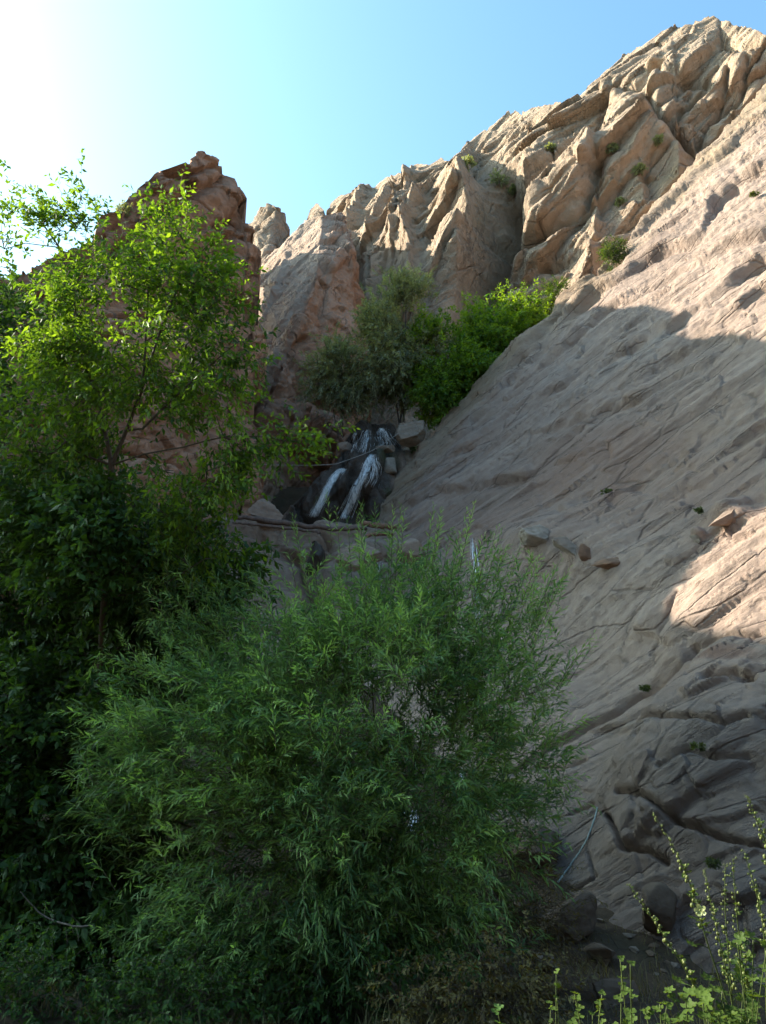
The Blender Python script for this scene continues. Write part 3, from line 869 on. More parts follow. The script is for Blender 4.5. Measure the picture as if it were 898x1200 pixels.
# flat rock shelf under the fall
def build_shelf():
    xs = samples([(230, 500, 1.6)])
    top = [(230, 600), (280, 604), (300, 607), (340, 610), (380, 609), (400, 611), (420, 616), (450, 622), (470, 632), (500, 655)]
    bot = [(230, 900), (500, 900)]
    PX, PY = colgrid(xs, top, bot, 150, jag=1.6, jf=0.08, seed=21)
    inv = lambda x, y: 1 / np.interp(y, [600, 640, 700, 900], [25.4, 24.9, 22.5, 17.5])
    def disp(x, y, P):
        d = terraces(P, bedding_frame((0, -1, 0.2), (1, 0, 0.03)), 1.4, 31, 0.30, 0.5, 0.1)
        d = d + blocks(P, DUMMY, (0.5, 0.8, 0.9), 43, 0.5, 0.4, 0.3, 0.05) + 0.2 * fbm(P * 0.9, 5, 0.55, ridged=True) + 0.05 * fbm(P * 4, 3)
        d = d + carve(x, y, [(380, 640), (372, 660), (365, 700)], 0.8, 9)
        return d
    relief('rock_shelf', PX, PY, inv, disp, M_paleledge, 3.0, 'pale flat rock shelf below the waterfall', blur=3, drop=0.0, nvec=(0, -0.85, 0.5))
build_shelf()
bpy.context.view_layer.update(); DG = bpy.context.evaluated_depsgraph_get()

def rock_at(name, x, y, D, w_px, h_px, seed, mat, label, cat, rot=(0, 0, 0), depth=None, group=None, big=False, sink=0.0):
    k = D / FPX
    sx, sz = w_px * k * 0.62, h_px * k * 0.66
    sy = depth or (sx + sz) * 0.5
    c = W(x, y, D)
    o = rock(name, c, (sx, sy, sz), seed, mat, rot, big)
    return tag(o, label, cat, group)

rock_at('boulder', 487, 508, 29.4, 38, 30, 5, M_boulder, 'large pale block with a mossy side right of the upper fall, under the trees', 'boulder', rot=(0, -18, 10), big=True)
rock_at('boulder', 452, 527, 29.2, 24, 13, 9, M_boulder, 'flat pale boulder capping the rock between the upper and the lower falls', 'boulder', rot=(0, 5, 0))
rock_at('boulder', 455, 548, 28.8, 26, 26, 14, M_boulder, 'rounded grey boulder with moss beneath the flat pale one', 'boulder')
rock_at('boulder', 404, 528, 30.2, 22, 26, 21, M_paleledge, 'brown rounded boulder left of the upper fall', 'boulder')
rock_at('boulder', 312, 602, 25.4, 50, 26, 25, M_paleledge, 'broad pinkish boulder on the left end of the rock shelf', 'boulder', rot=(0, 8, 20), big=True)
rock_at('boulder', 372, 656, 22.5, 34, 44, 27, M_wet, 'dark wet boulder below the rock shelf under the log', 'boulder')
rock_at('boulder', 418, 655, 22.0, 60, 30, 28, M_paleledge, 'pale flat boulder below the shelf behind the willow top', 'boulder', rot=(0, 10, 0), big=True)
rock_at('boulder', 480, 650, 22.0, 50, 34, 33, M_paleledge, 'grey pink boulder where the shelf meets the big slab', 'boulder', rot=(0, 15, 0))
for i, (x, y, w, h, sd, m, lab, rr) in enumerate([
    (634, 630, 88, 26, 41, M_paleblock, 'largest light grey rock block lying on the slab above the willow', (0, 12, 30)),
    (668, 642, 50, 22, 44, M_paleblock, 'light grey split rock beside the large block on the slab', (0, 18, 10)),
    (688, 650, 24, 24, 47, M_redstone, 'rusty brown end stone of the row of grey blocks', (0, 10, 0)),
    (715, 661, 40, 19, 49, M_redstone, 'small orange and grey stone lying alone on the slab', (0, -8, 0)),
    (818, 631, 17, 13, 55, M_boulder, 'little round stone below the sunlit boulder on the slab', (0, 0, 0)),
    (853, 607, 48, 28, 58, M_paleledge, 'half sunlit boulder stuck to the slab at the right edge', (0, -22, 0))]):
    h_ = hit(x, y + 3)
    D = pix(h_[0])[2] if h_ else 15
    rock_at('stone' if w < 45 else 'boulder', x, y, D + 0.04, w, h, sd, m, lab, 'stone' if w < 45 else 'boulder', rot=rr, depth=w * D / FPX * 0.33, big=w > 40)

# earthen bank and stones at the foot of the slab
def gdepth(x, y):
    """distance at which the eye ray through a pixel meets the ground function"""
    D = np.linspace(2.5, 30, 1200); P = W(x, y, D)
    b = P[:, 2] < ground_z(P[:, 0], P[:, 1])
    return D[np.argmax(b)] if b.any() else 30.0
for i, (x, y, w, h, m, lab) in enumerate([
    (628, 992, 84, 60, M_darkstone, 'brown earthy boulder half under the right side of the willow'),
    (668, 1078, 84, 52, M_darkstone, 'long dark boulder on the ground at the foot of the slab'),
    (610, 1062, 60, 44, M_darkstone, 'dark boulder under the willow left of the long dark boulder'),
    (772, 1075, 44, 56, M_darkstone, 'upright dark stone at the slab foot behind the tall weeds'),
    (706, 1116, 46, 26, M_darkstone, 'low flat stone in front of the long dark boulder'),
    (722, 1160, 60, 34, M_darkstone, 'smooth grey stone low in the frame left of the leafy weeds'),
    (640, 1130, 42, 24, M_darkstone, 'small dark stone between the willow base and the weeds'),
    (574, 1120, 50, 28, M_darkstone, 'dark stone below the right part of the willow'),
    (36, 1168, 30, 14, M_darkstone, 'small pale stone in the dark bottom left corner'),
    (78, 1180, 38, 16, M_darkstone, 'flat pale stone right of the small one in the bottom left corner'),
    (150, 1190, 34, 14, M_darkstone, 'pale stone nearly covered by grass at the bottom left')]):
    D = gdepth(x, y + h * 0.4)
    rock_at('stone' if w < 50 else 'boulder', x, y, D, w, h, 70 + i * 3, m, lab, 'stone' if w < 50 else 'boulder', rot=(0, (i * 37) % 24 - 12, i * 40), big=w > 55)
# pebbles
rs = np.random.RandomState(3)
GP = 'pebbles scattered at the foot of the slab'
for i in range(34):
    x = rs.uniform(560, 880); y = rs.uniform(1075, 1195); w = rs.uniform(7, 20)
    D = gdepth(x, y); P = W(x, y, D); k = D / FPX
    o = rock('pebble', P, (w * k * 0.6, w * k * 0.5, w * k * 0.35), 200 + i, M_darkstone if i % 3 else M_boulder, rot=(0, 0, i * 50))
    tag(o, 'dark pebble lying on the soil at the foot of the slab' if i % 3 else 'pale pebble lying on the soil at the foot of the slab', 'pebble', GP)

# ================================================================== WATER
nt = NT('falling_water')
tc = nt.n('ShaderNodeTexCoord'); mp = nt.n('ShaderNodeMapping'); mp.inputs['Scale'].default_value = (9, 9, 1.2); nt.l(tc.outputs['Object'], mp.inputs[0])
f = nt.noise(mp.outputs[0], 1.5, 6, 0.7)
bs = nt.n('ShaderNodeBsdfPrincipled'); bs.inputs['Roughness'].default_value = 0.25
nt.l(nt.ramp(f, [(0.3, (0.62, 0.66, 0.70)), (0.6, (0.93, 0.94, 0.95))]), bs.inputs['Base Color'])
trn = nt.n('ShaderNodeBsdfTransparent'); mxs = nt.n('ShaderNodeMixShader')
nt.l(nt.ramp(f, [(0.30, (0.35, 0.35, 0.35)), (0.52, (1, 1, 1))]), mxs.inputs[0])
nt.l(trn.outputs[0], mxs.inputs[1]); nt.l(bs.outputs[0], mxs.inputs[2])
nt.l(mxs.outputs[0], nt.out.inputs[0]); M_water = nt.m
nt = NT('stream_water')
tc = nt.n('ShaderNodeTexCoord'); f = nt.noise(tc.outputs['Object'], 3.0, 8, 0.7)
bs = nt.n('ShaderNodeBsdfPrincipled'); bs.inputs['Roughness'].default_value = 0.2
nt.l(nt.ramp(f, [(0.35, (0.05, 0.06, 0.06)), (0.6, (0.55, 0.60, 0.66))]), bs.inputs['Base Color'])
bp = nt.n('ShaderNodeBump'); bp.inputs['Distance'].default_value = 0.05; nt.l(f, bp.inputs['Height']); nt.l(bp.outputs[0], bs.inputs['Normal'])
nt.l(bs.outputs[0], nt.out.inputs[0]); M_stream = nt.m

def strands(pts_px, w0, w1, n, seed, thick=0.016, off=0.05, spread_pow=1.0):
    rs = np.random.RandomState(seed)
    Vs, Fs, T, o = [], [], [], 0
    px = curve_pts([(a, b, 0) for a, b in pts_px], 26)
    for k in range(n):
        u = rs.normal() * 0.5
        t0 = max(0, rs.uniform(-0.3, 0.85)); t1 = min(1.04, t0 + rs.uniform(0.12, 0.5))
        i0, i1 = int(t0 * 25), max(int(t0 * 25) + 4, int(t1 * 25))
        q = px[i0:i1 + 1]
        if len(q) < 4: continue
        tt = np.linspace(t0, t1, len(q))
        wid = (w0 + (w1 - w0) * tt)
        xs_ = q[:, 0] + u * wid + 0.5 * np.sin(tt * 9 + k) + 0.5 * np.sin(tt * 17 + 1) ; ys_ = q[:, 1] + rs.normal() * 0.5
        P = []
        for a, b in zip(xs_, ys_):
            h = hit(a, b)
            if h is None: continue
            P.append(h[0] + norm(EYE - h[0]) * (off + 0.03 * rs.rand()))
        if len(P) < 4: continue
        P = np.array(P)
        for _ in range(2): P[1:-1] = (P[:-2] + P[1:-1] * 2 + P[2:]) / 4
        r = thick * (0.25 + 1.0 * rs.rand() ** 2) * np.sin(np.linspace(0.15, math.pi - 0.15, len(P))) ** 0.6
        V, F, tri = tube_np(P, r, 4)
        Vs.append(V); Fs.append(F + o); T.append(tri + o); o += len(V)
    return np.concatenate(Vs), [np.concatenate(Fs), np.concatenate(T)]

ft = thing('waterfall', W(400, 612, 28.0), 'white water falling in thin streams over the dark rock step', 'waterfall')
for pts, w0, w1, n, sd, lab in [
    ([(401, 549), (390, 562), (380, 580), (367, 606)], 3.5, 6.5, 80, 1, 'left slanting stream of the lower fall'),
    ([(436, 533), (428, 552), (417, 576), (404, 608)], 3.5, 7, 90, 2, 'right longer stream of the lower fall'),
    ([(436, 536), (440, 552), (432, 572)], 8, 10, 26, 6, 'thin side trickle of the lower fall'),
    ([(431, 504), (428, 516), (424, 531)], 4, 9, 22, 3, 'thin left stream of the upper fall'),
    ([(448, 502), (451, 511), (457, 522)], 6, 13, 40, 4, 'bright right stream of the upper fall'),
    ([(418, 507), (414, 520), (410, 530)], 3, 6, 10, 5, None)]:
    V, F = strands(pts, w0, w1, int(n * 4.2), sd, thick=0.0065)
    o = mesh_obj('water_stream', V, F, M_water, base=ft.location, parent=ft)
    if lab: o['label'] = lab
bpy.context.view_layer.update()

# the stream going on down behind the willow
def stream(pts, widths, label_seed, lift=0.03):
    c = curve_pts(pts, 60); w = np.interp(np.linspace(0, 1, 60), np.linspace(0, 1, len(widths)), widths)
    t = norm(np.gradient(c, axis=0)); s = norm(np.cross(t, np.array([0, 0.3, 1.0])))
    us = np.linspace(-1, 1, 9)
    V = c[:, None] + s[:, None] * (us[None, :, None] * w[:, None, None])
    V[..., 2] = np.maximum(ground_z(V[..., 0], V[..., 1]) + 0.05, V[..., 2] - 10) + lift + 0.10 * fbm(V * np.array([3, 1, 1]), 4) + 0.12 * (1 - us[None] ** 2)
    return V.reshape(-1, 3), grid_faces(60, 9)
wv, wf, wt, wo = [], [], [], 0
for pts, w0, w1, n, sd in [([(553, 630), (556, 660), (560, 700), (558, 745)], 4, 6, 22, 11), ([(540, 900), (545, 925), (546, 950)], 5, 8, 26, 12), ([(484, 950), (480, 968), (476, 990)], 8, 14, 30, 13),
                           ([(505, 690), (510, 712), (512, 740)], 6, 8, 16, 15), ([(444, 655), (443, 675), (442, 700)], 5, 6, 20, 16)]:
    V, F = strands(pts, w0, w1, n, sd, thick=0.012, off=0.03)
    wv.append(V); wf.append(F[0] + wo); wt.append(F[1] + wo); wo += len(V)
wv = np.concatenate(wv)
tag(mesh_obj('water', wv, [np.concatenate(wf), np.concatenate(wt)], M_water, base=wv.mean(0)), 'stream tumbling down the rocks behind the willow', kind='structure')

# ================================================================== PLANTS
class Tree:
    """skeleton of nodes grown towards target points; every edge becomes a tapered limb"""
    def __init__(self, seed):
        self.rs = np.random.RandomState(seed)
        self.P = []; self.par = []
    def line(self, pts, parent=-1, step=0.25):
        pts = np.asarray(pts, float)
        L = np.linalg.norm(np.diff(pts, axis=0), axis=1).sum()
        c = curve_pts(pts, max(3, int(L / step) + 1)) if len(pts) > 1 else pts
        first = 0
        if parent >= 0: first = 1
        for k in range(first, len(c)):
            self.P.append(c[k]); self.par.append(parent if k == first else len(self.P) - 2)
            parent = len(self.P) - 1
        return len(self.P) - 1
    def near(self, q):
        A = np.array(self.P); return int(np.argmin(((A - q) ** 2).sum(1)))
    def grow(self, targets, step=0.22, up=0.35, wig=0.06):
        A = np.array(self.P)
        d0 = np.array([((A - t) ** 2).sum(1).min() for t in targets])
        for ti in np.argsort(d0):
            t = targets[ti]
            A = np.array(self.P)
            v = t - A
            dist = np.linalg.norm(v, axis=1)
            pen = dist + 0.8 * np.clip(-v[:, 2], 0, 9)        # prefer growing upwards
            i = int(np.argmin(pen))
            p = A[i]; d = dist[i]
            if d < step * 0.5: continue
            n = max(1, int(d / step))
            par = i
            side = self.rs.normal(size=3) * wig * d
            for k in range(1, n + 1):
                f = k / n
                q = p + (t - p) * f + side * math.sin(f * math.pi) + np.array([0, 0, up * 0.25 * d * math.sin(f * math.pi)])
                self.P.append(q); self.par.append(par); par = len(self.P) - 1
        return self
    def radii(self, tip=0.004, power=2.4, maxr=None):
        n = len(self.P); s = np.zeros(n); par = np.array(self.par)
        ch = np.bincount(par[par >= 0], minlength=n)
        s[ch == 0] = tip ** power
        for i in range(n - 1, -1, -1):
            if par[i] >= 0:
                s[par[i]] += s[i]
        r = s ** (1 / power)
        if maxr: r = np.minimum(r, maxr)
        self.r = r; self.ch = ch
        return self
    def mesh(self, rmin=0.0, rmax=9.0, sides=5):
        A = np.array(self.P); par = np.array(self.par); r = self.r
        m = (par >= 0) & (r >= rmin) & (r < rmax)
        i = np.where(m)[0]
        p0 = A[par[i]]; p1 = A[i]
        r0 = np.minimum(r[par[i]], r[i] * 1.35 + 0.002); r1 = r[i]
        t = norm(p1 - p0); a = norm(np.cross(t, np.array([0.31, 0.17, 0.93]))); b = np.cross(t, a)
        th = np.arange(sides) / sides * 2 * math.pi
        ring = np.cos(th)[None, :, None] * a[:, None] + np.sin(th)[None, :, None] * b[:, None]
        V = np.concatenate([p0[:, None] + ring * r0[:, None, None] - t[:, None] * r1[:, None, None] * 0.4, p1[:, None] + ring * r1[:, None, None] + t[:, None] * r1[:, None, None] * 0.4], 1)
        base = (np.arange(len(i)) * 2 * sides)[:, None]
        j = np.arange(sides)[None]; j2 = (j + 1) % sides
        F = np.stack([(base + j), (base + j2), (base + sides + j2), (base + sides + j)], -1).reshape(-1, 4)
        return V.reshape(-1, 3), F

def in_blobs(blobs, n, seed, shell=0.5, gap=0.0, gs=1.3):
    """points in crown lobes; a lobe is (px x, px y, distance, px rx, px ry, depth radius in m, weight)"""
    rs = np.random.RandomState(seed)
    out = []
    wts = np.array([b[3] * b[4] * (b[6] if len(b) > 6 else 1.0) for b in blobs], float); wts /= wts.sum()
    for b, w in zip(blobs, wts):
        m = int(round(n * w)); got = 0; tries = 0
        while got < m and tries < 40:
            v = norm(rs.normal(size=(m * 2 + 8, 3))) * (rs.rand(m * 2 + 8, 1) ** (1 / 3 * (1 - shell) + 0.02))
            D = b[2]
            c = W(b[0], b[1], D); k = D / FPX
            right = np.array([1, 0, 0.0]); up = np.array([0, -SP, CP]); fw = np.array([0, CP, SP])
            P = c + v[:, :1] * b[3] * k * right + v[:, 1:2] * b[4] * k * up + v[:, 2:] * b[5] * fw
            if gap > 0:
                P = P[fbm(P * gs + seed, 3) > (gap - 0.5) * 0.6]
            P = P[P[:, 2] > ground_z(P[:, 0], P[:, 1]) + 0.15]
            P = P[:m - got]; out.append(P); got += len(P); tries += 1
    return np.concatenate(out)

def leaves(P0, dirs, L, nleaf, ll, lw, seed, ang=50, droop=0.2, fold=0.25, curl=0.15, vary=0.3, spiral=True, shape=0.42, leaf_droop=0.2, tint_c=0.5, tint_v=0.25, tipper=0.0, flat=0.0):
    """shoots with alternate leaves. returns V, F(tris), tint and the shoot axes"""
    rs = np.random.RandomState(seed)
    S = len(P0); L = np.broadcast_to(L, (S,)) * (1 + vary * (rs.rand(S) - 0.5))
    dirs = norm(dirs)
    t = (np.arange(nleaf) + 0.6) / nleaf
    T = t[None, :, None]
    down = np.array([0, 0, -1.0])
    axis = P0[:, None] + dirs[:, None] * (L[:, None, None] * T) + down * (droop * L[:, None, None] * T ** 2)
    tang = norm(dirs[:, None] + down * (2 * droop * T))
    ref = norm(rs.normal(size=(S, 3)))
    s1 = norm(np.cross(tang, ref[:, None])); s2 = np.cross(tang, s1)
    if spiral: az = (np.arange(nleaf) * 2.4)[None] + rs.rand(S, 1) * 6.28
    else: az = (np.arange(nleaf) * math.pi)[None] + rs.rand(S, 1) * 6.28
    az = az + rs.normal(size=(S, nleaf)) * 0.25
    radial = np.cos(az)[..., None] * s1 + np.sin(az)[..., None] * s2
    A = R(ang) * (1 - 0.35 * t[None, :, None] * (1 - tipper)) * (1 + 0.25 * rs.normal(size=(S, nleaf, 1)))
    d = norm(np.cos(A) * tang + np.sin(A) * radial + down * leaf_droop * rs.rand(S, nleaf, 1))
    wv = norm(np.cross(d, norm(down + 0.7 * rs.normal(size=(S, nleaf, 3)) + 1e-3)))
    nn = np.cross(wv, d)
    size = (0.6 + 0.5 * np.sin(np.clip(t * 1.15, 0, 1) * math.pi))[None, :, None] * (0.8 + 0.4 * rs.rand(S, nleaf, 1))
    l = ll * size; w = lw * size * 0.5
    b = axis; mid = axis + d * l * shape; tip = axis + d * l + down * curl * l
    lf = mid + wv * w + nn * w * fold; rt = mid - wv * w + nn * w * fold
    V = np.stack([b, lf, tip, rt], 2).reshape(-1, 3)
    n = S * nleaf
    o = (np.arange(n) * 4)[:, None]
    F = np.concatenate([o + np.array([[0, 2, 1]]), o + np.array([[0, 3, 2]])])
    shoot = rs.normal(size=(S, 1)) * tint_v * 0.7
    tint = np.clip(tint_c + shoot + tint_v * 0.5 * rs.normal(size=(S, nleaf)) + 0.25 * (t[None] - 0.5), 0, 1)
    tint = np.repeat(tint.reshape(-1), 4)
    return V, F, tint, (P0, dirs, L, droop)

def shoot_mesh(ax, r=0.003, segs=3):
    P0, dirs, L, droop = ax
    t = np.linspace(0, 1, segs + 1)
    pts = P0[:, None] + dirs[:, None] * (L[:, None, None] * t[None, :, None]) + np.array([0, 0, -1.0]) * (droop * L[:, None, None] * t[None, :, None] ** 2)
    a = norm(np.cross(dirs, np.array([0.2, 0.3, 0.9]))); b = np.cross(dirs, a)
    th = np.arange(3) / 3 * 2 * math.pi
    ring = np.cos(th)[None, :, None] * a[:, None] + np.sin(th)[None, :, None] * b[:, None]
    rr = (r * (1 - 0.7 * t))[None, :, None, None]
    V = pts[:, :, None] + ring[:, None] * rr
    S = len(P0); base = (np.arange(S) * (segs + 1) * 3)[:, None, None] + (np.arange(segs) * 3)[None, :, None]
    j = np.arange(3)[None, None]; j2 = (j + 1) % 3
    F = np.stack([base + j, base + j2, base + 3 + j2, base + 3 + j], -1).reshape(-1, 4)
    return V.reshape(-1, 3), F

def build_plant(name, label, cat, base, tree, targets, leafspec, lmat, bmat, group=None, centre=None, out=0.8, upw=0.5, per=3, shootlen=0.4, trunk_r=0.05, tip=0.004, thick=None, jitter=0.15, maxr=0.3):
    """thing > trunk, branches, foliage"""
    t = thing(name, base, label, cat, group)
    tree.radii(tip=tip, maxr=maxr)
    V, F = tree.mesh(rmin=trunk_r, sides=8)
    if len(V): mesh_obj('trunk', V, F, bmat, base=base, parent=t)
    V, F = tree.mesh(rmax=trunk_r, sides=4)
    rs = np.random.RandomState(len(targets))
    ctr = np.mean(targets, 0) if centre is None else np.asarray(centre, float)
    P0 = np.repeat(targets, per, axis=0) + rs.normal(size=(len(targets) * per, 3)) * jitter
    d = norm(P0 - ctr) * out + np.array([0, 0, upw]) + rs.normal(size=P0.shape) * 0.45
    st = P0 - norm(d) * shootlen * 0.4
    LV, LF, tint, ax = leaves(st, d, shootlen, seed=len(P0), **leafspec)
    tint = np.clip(tint + 0.45 * fbm(LV * (0.9 if shootlen < 0.55 else 0.5), 3), 0, 1)
    SV, SF = shoot_mesh(ax)
    VV = np.concatenate([V, SV]); FF = np.concatenate([F, SF + len(V)])
    mesh_obj('branch', VV, FF, bmat, base=base, parent=t)
    mesh_obj('foliage', LV, LF, lmat, base=base, parent=t, attrs={'tint': tint}, smooth_=False)
    return t

M_bark = bark_mat('brown_bark', (0.035, 0.025, 0.018), (0.11, 0.08, 0.055))
M_bark_grey = bark_mat('grey_bark', (0.05, 0.045, 0.04), (0.16, 0.14, 0.12))
M_bark_willow = bark_mat('willow_bark', (0.05, 0.05, 0.022), (0.15, 0.12, 0.06))
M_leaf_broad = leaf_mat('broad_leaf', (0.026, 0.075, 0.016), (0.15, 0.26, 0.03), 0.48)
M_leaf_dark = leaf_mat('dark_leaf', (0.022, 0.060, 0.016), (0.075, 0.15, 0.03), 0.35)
M_leaf_willow = leaf_mat('willow_leaf', (0.06, 0.13, 0.055), (0.29, 0.42, 0.13), 0.35, tcol=(1.5, 1.8, 0.7))
M_leaf_grey = leaf_mat('grey_leaf', (0.13, 0.16, 0.11), (0.30, 0.34, 0.21), 0.38)
M_leaf_bright = leaf_mat('bright_leaf', (0.035, 0.10, 0.015), (0.19, 0.30, 0.03), 0.45)
M_leaf_weed = leaf_mat('weed_leaf', (0.02, 0.045, 0.012), (0.075, 0.12, 0.025), 0.4, spec=0.1)
M_leaf_tuft = leaf_mat('tuft_leaf', (0.05, 0.075, 0.03), (0.12, 0.15, 0.05), 0.3)
M_grass = leaf_mat('grass_blade', (0.05, 0.06, 0.02), (0.22, 0.18, 0.08), 0.3)

# ---- the willow bush in front
def willow():
    D = 8.6
    base = W(440, 1150, 8.3); base[2] = float(ground_z(base[0], base[1]))
    blobs = [(430, 730, 8.6, 110, 75, 0.9), (530, 750, 8.8, 75, 85, 0.7, 0.7), (330, 770, 8.4, 120, 90, 1.0), (250, 850, 8.2, 115, 100, 1.0), (430, 850, 8.0, 150, 130, 1.2),
             (575, 830, 8.6, 75, 90, 0.8, 0.85), (190, 930, 8.2, 65, 80, 0.8), (320, 970, 7.8, 150, 110, 1.2), (480, 980, 7.9, 120, 110, 1.1), (600, 910, 8.5, 50, 70, 0.6, 0.8),
             (250, 1040, 8.0, 130, 70, 1.0, 0.7), (420, 1060, 7.8, 120, 70, 1.0, 0.7), (545, 1020, 8.2, 55, 60, 0.6, 0.8), (225, 720, 8.7, 50, 45, 0.5, 0.8), (160, 830, 8.4, 45, 45, 0.4, 0.7), (600, 720, 8.9, 45, 50, 0.4, 0.5)]
    tg = in_blobs(blobs, 1150, 5, shell=0.35, gap=0.47, gs=1.1)
    T = Tree(4)
    for k, (x, y) in enumerate([(430, 700), (340, 760), (540, 740), (250, 850), (590, 860), (400, 850), (480, 900), (320, 960), (200, 960)]):
        b = base + np.array([0.10 * math.cos(k * 1.7), 0.10 * math.sin(k * 1.7), 0])
        e = W(x, y, 8.4)
        m = b * 0.55 + e * 0.45 + np.array([0, 0, 0.45])
        T.line([b, m, e * 0.9 + m * 0.1], step=0.3)
    T.grow(tg, step=0.25, up=0.3)
    spec = dict(nleaf=20, ll=0.115, lw=0.019, ang=42, droop=0.30, fold=0.2, curl=0.12, tint_c=0.42, tint_v=0.3, leaf_droop=0.25)
    build_plant('willow_bush', 'large feathery willow bush with narrow light green leaves in the centre foreground', 'bush', base, T, tg, spec, M_leaf_willow, M_bark_willow,
                centre=base + np.array([0, 0, 1.6]), per=5, shootlen=0.52, trunk_r=0.022, tip=0.0028, jitter=0.2, out=0.8, upw=0.45, maxr=0.06)
    # long leaders poking out of the crown top
    return base
WB = willow()
def leaders():
    pts = [(395, 600), (432, 592), (474, 598), (505, 600), (548, 610), (588, 625), (620, 640), (640, 700), (655, 760), (660, 850), (360, 640), (300, 690), (250, 700), (180, 690), (150, 760), (125, 830), (130, 900),
           (345, 625), (415, 618), (450, 615), (530, 620), (568, 640), (605, 670), (650, 660), (690, 745)]
    rs = np.random.RandomState(8)
    P0, d = [], []
    for x, y in pts:
        for k in range(3):
            e = W(x + rs.normal() * 8, y + rs.normal() * 8, 8.6 + rs.normal() * 0.3)
            ctr = WB + np.array([0, 0, 2.0])
            dd = norm(e - ctr) + np.array([0, 0, 0.7]); dd = norm(dd)
            P0.append(e - dd * 0.62); d.append(dd)
    return np.array(P0), np.array(d)
P0, d = leaders()
LV, LF, tint, ax = leaves(P0, d, 0.75, 24, 0.11, 0.016, 77, ang=45, droop=0.12, tint_c=0.6, tint_v=0.25)
SV, SF = shoot_mesh(ax, 0.0045)
w_root = [o for o in scene.objects if o.name == 'willow_bush'][0]
mesh_obj('shoot_foliage', LV, LF, M_leaf_willow, base=w_root.location, parent=w_root, attrs={'tint': tint}, smooth_=False)
mesh_obj('twig', SV, SF, M_bark_willow, base=w_root.location, parent=w_root)

BROAD = dict(nleaf=10, ll=0.092, lw=0.040, ang=60, droop=0.25, fold=0.3, curl=0.12, tint_c=0.5, tint_v=0.3, leaf_droop=0.5, shape=0.45)

# ---- tall broadleaf tree on the left, its fork in view
def left_tree():
    base = W(100, 1020, 9.6); base[2] = float(ground_z(base[0], base[1])) - 0.1
    D = 9.4
    T = Tree(11)
    Wp = lambda x, y, D=D: W(x, y, D)
    f = T.line([base, Wp(112, 860), Wp(122, 700), Wp(131, 545)], step=0.25)
    a = T.line([T.P[f], Wp(150, 500), Wp(168, 452), Wp(184, 400, 9.2), Wp(205, 345, 9.2), Wp(232, 300, 9.1)], parent=f)
    T.line([Wp(168, 452), Wp(172, 380), Wp(176, 300), Wp(182, 255)], parent=T.near(Wp(168, 452)))
    b = T.line([T.P[f], Wp(118, 480, 9.6), Wp(100, 420, 9.8), Wp(86, 350, 9.9), Wp(70, 290, 10)], parent=f)
    T.line([Wp(70, 290, 10), Wp(50, 262, 10), Wp(20, 248, 10)], parent=T.near(Wp(70, 290, 10)))
    T.line([Wp(60, 300, 10), Wp(30, 285, 10), Wp(5, 292, 10)], parent=T.near(Wp(70, 290, 10)))
    c = T.line([T.P[f], Wp(170, 532, 9.1), Wp(215, 524, 8.9), Wp(262, 512, 8.7), Wp(310, 512, 8.6)], parent=f)
    T.line([Wp(150, 520), Wp(200, 470, 9.0), Wp(250, 425, 8.8), Wp(280, 400, 8.7)], parent=T.near(Wp(150, 500)))
    T.line([Wp(122, 700), Wp(180, 690, 9.0), Wp(240, 655, 8.8)], parent=T.near(Wp(122, 700)))
    blobs = [(185, 270, 9.2, 38, 34, 0.5, 0.9), (215, 310, 9.1, 50, 34, 0.6), (248, 340, 9.0, 38, 26, 0.5), (150, 330, 9.5, 60, 50, 0.7, 0.8), (120, 390, 9.6, 70, 50, 0.8, 0.9), (205, 400, 9.2, 60, 45, 0.7, 0.75),
             (265, 430, 8.8, 45, 38, 0.5), (240, 480, 8.9, 45, 25, 0.4, 0.6), (170, 460, 9.1, 60, 40, 0.6, 0.6), (70, 440, 9.8, 80, 60, 0.8), (70, 262, 10, 40, 24, 0.35, 0.8), (55, 248, 10, 30, 20, 0.3, 0.6), (14, 275, 10, 14, 22, 0.3, 0.7), (28, 242, 10, 26, 14, 0.3, 0.7), (92, 230, 10, 20, 14, 0.3, 0.5),
             (330, 515, 8.6, 38, 16, 0.3, 0.9), (290, 530, 8.7, 40, 25, 0.4, 0.9), (260, 560, 8.8, 50, 30, 0.5, 0.8), (60, 520, 9.7, 80, 50, 0.7), (180, 580, 9.2, 60, 40, 0.6, 0.6), (235, 625, 8.9, 50, 40, 0.5, 0.6), (90, 330, 9.8, 50, 36, 0.5, 0.8)]
    tg = in_blobs(blobs, 600, 23, shell=0.2, gap=0.56, gs=1.6)
    T.grow(tg, step=0.22, up=0.15)
    build_plant('broadleaf_tree', 'tall open broadleaf tree on the left with a bare forked trunk and sunlit top leaves', 'tree', base, T, tg, BROAD, M_leaf_broad, M_bark,
                per=4, shootlen=0.34, trunk_r=0.03, tip=0.0042, jitter=0.14, out=0.6, upw=0.25, maxr=0.12)
left_tree()

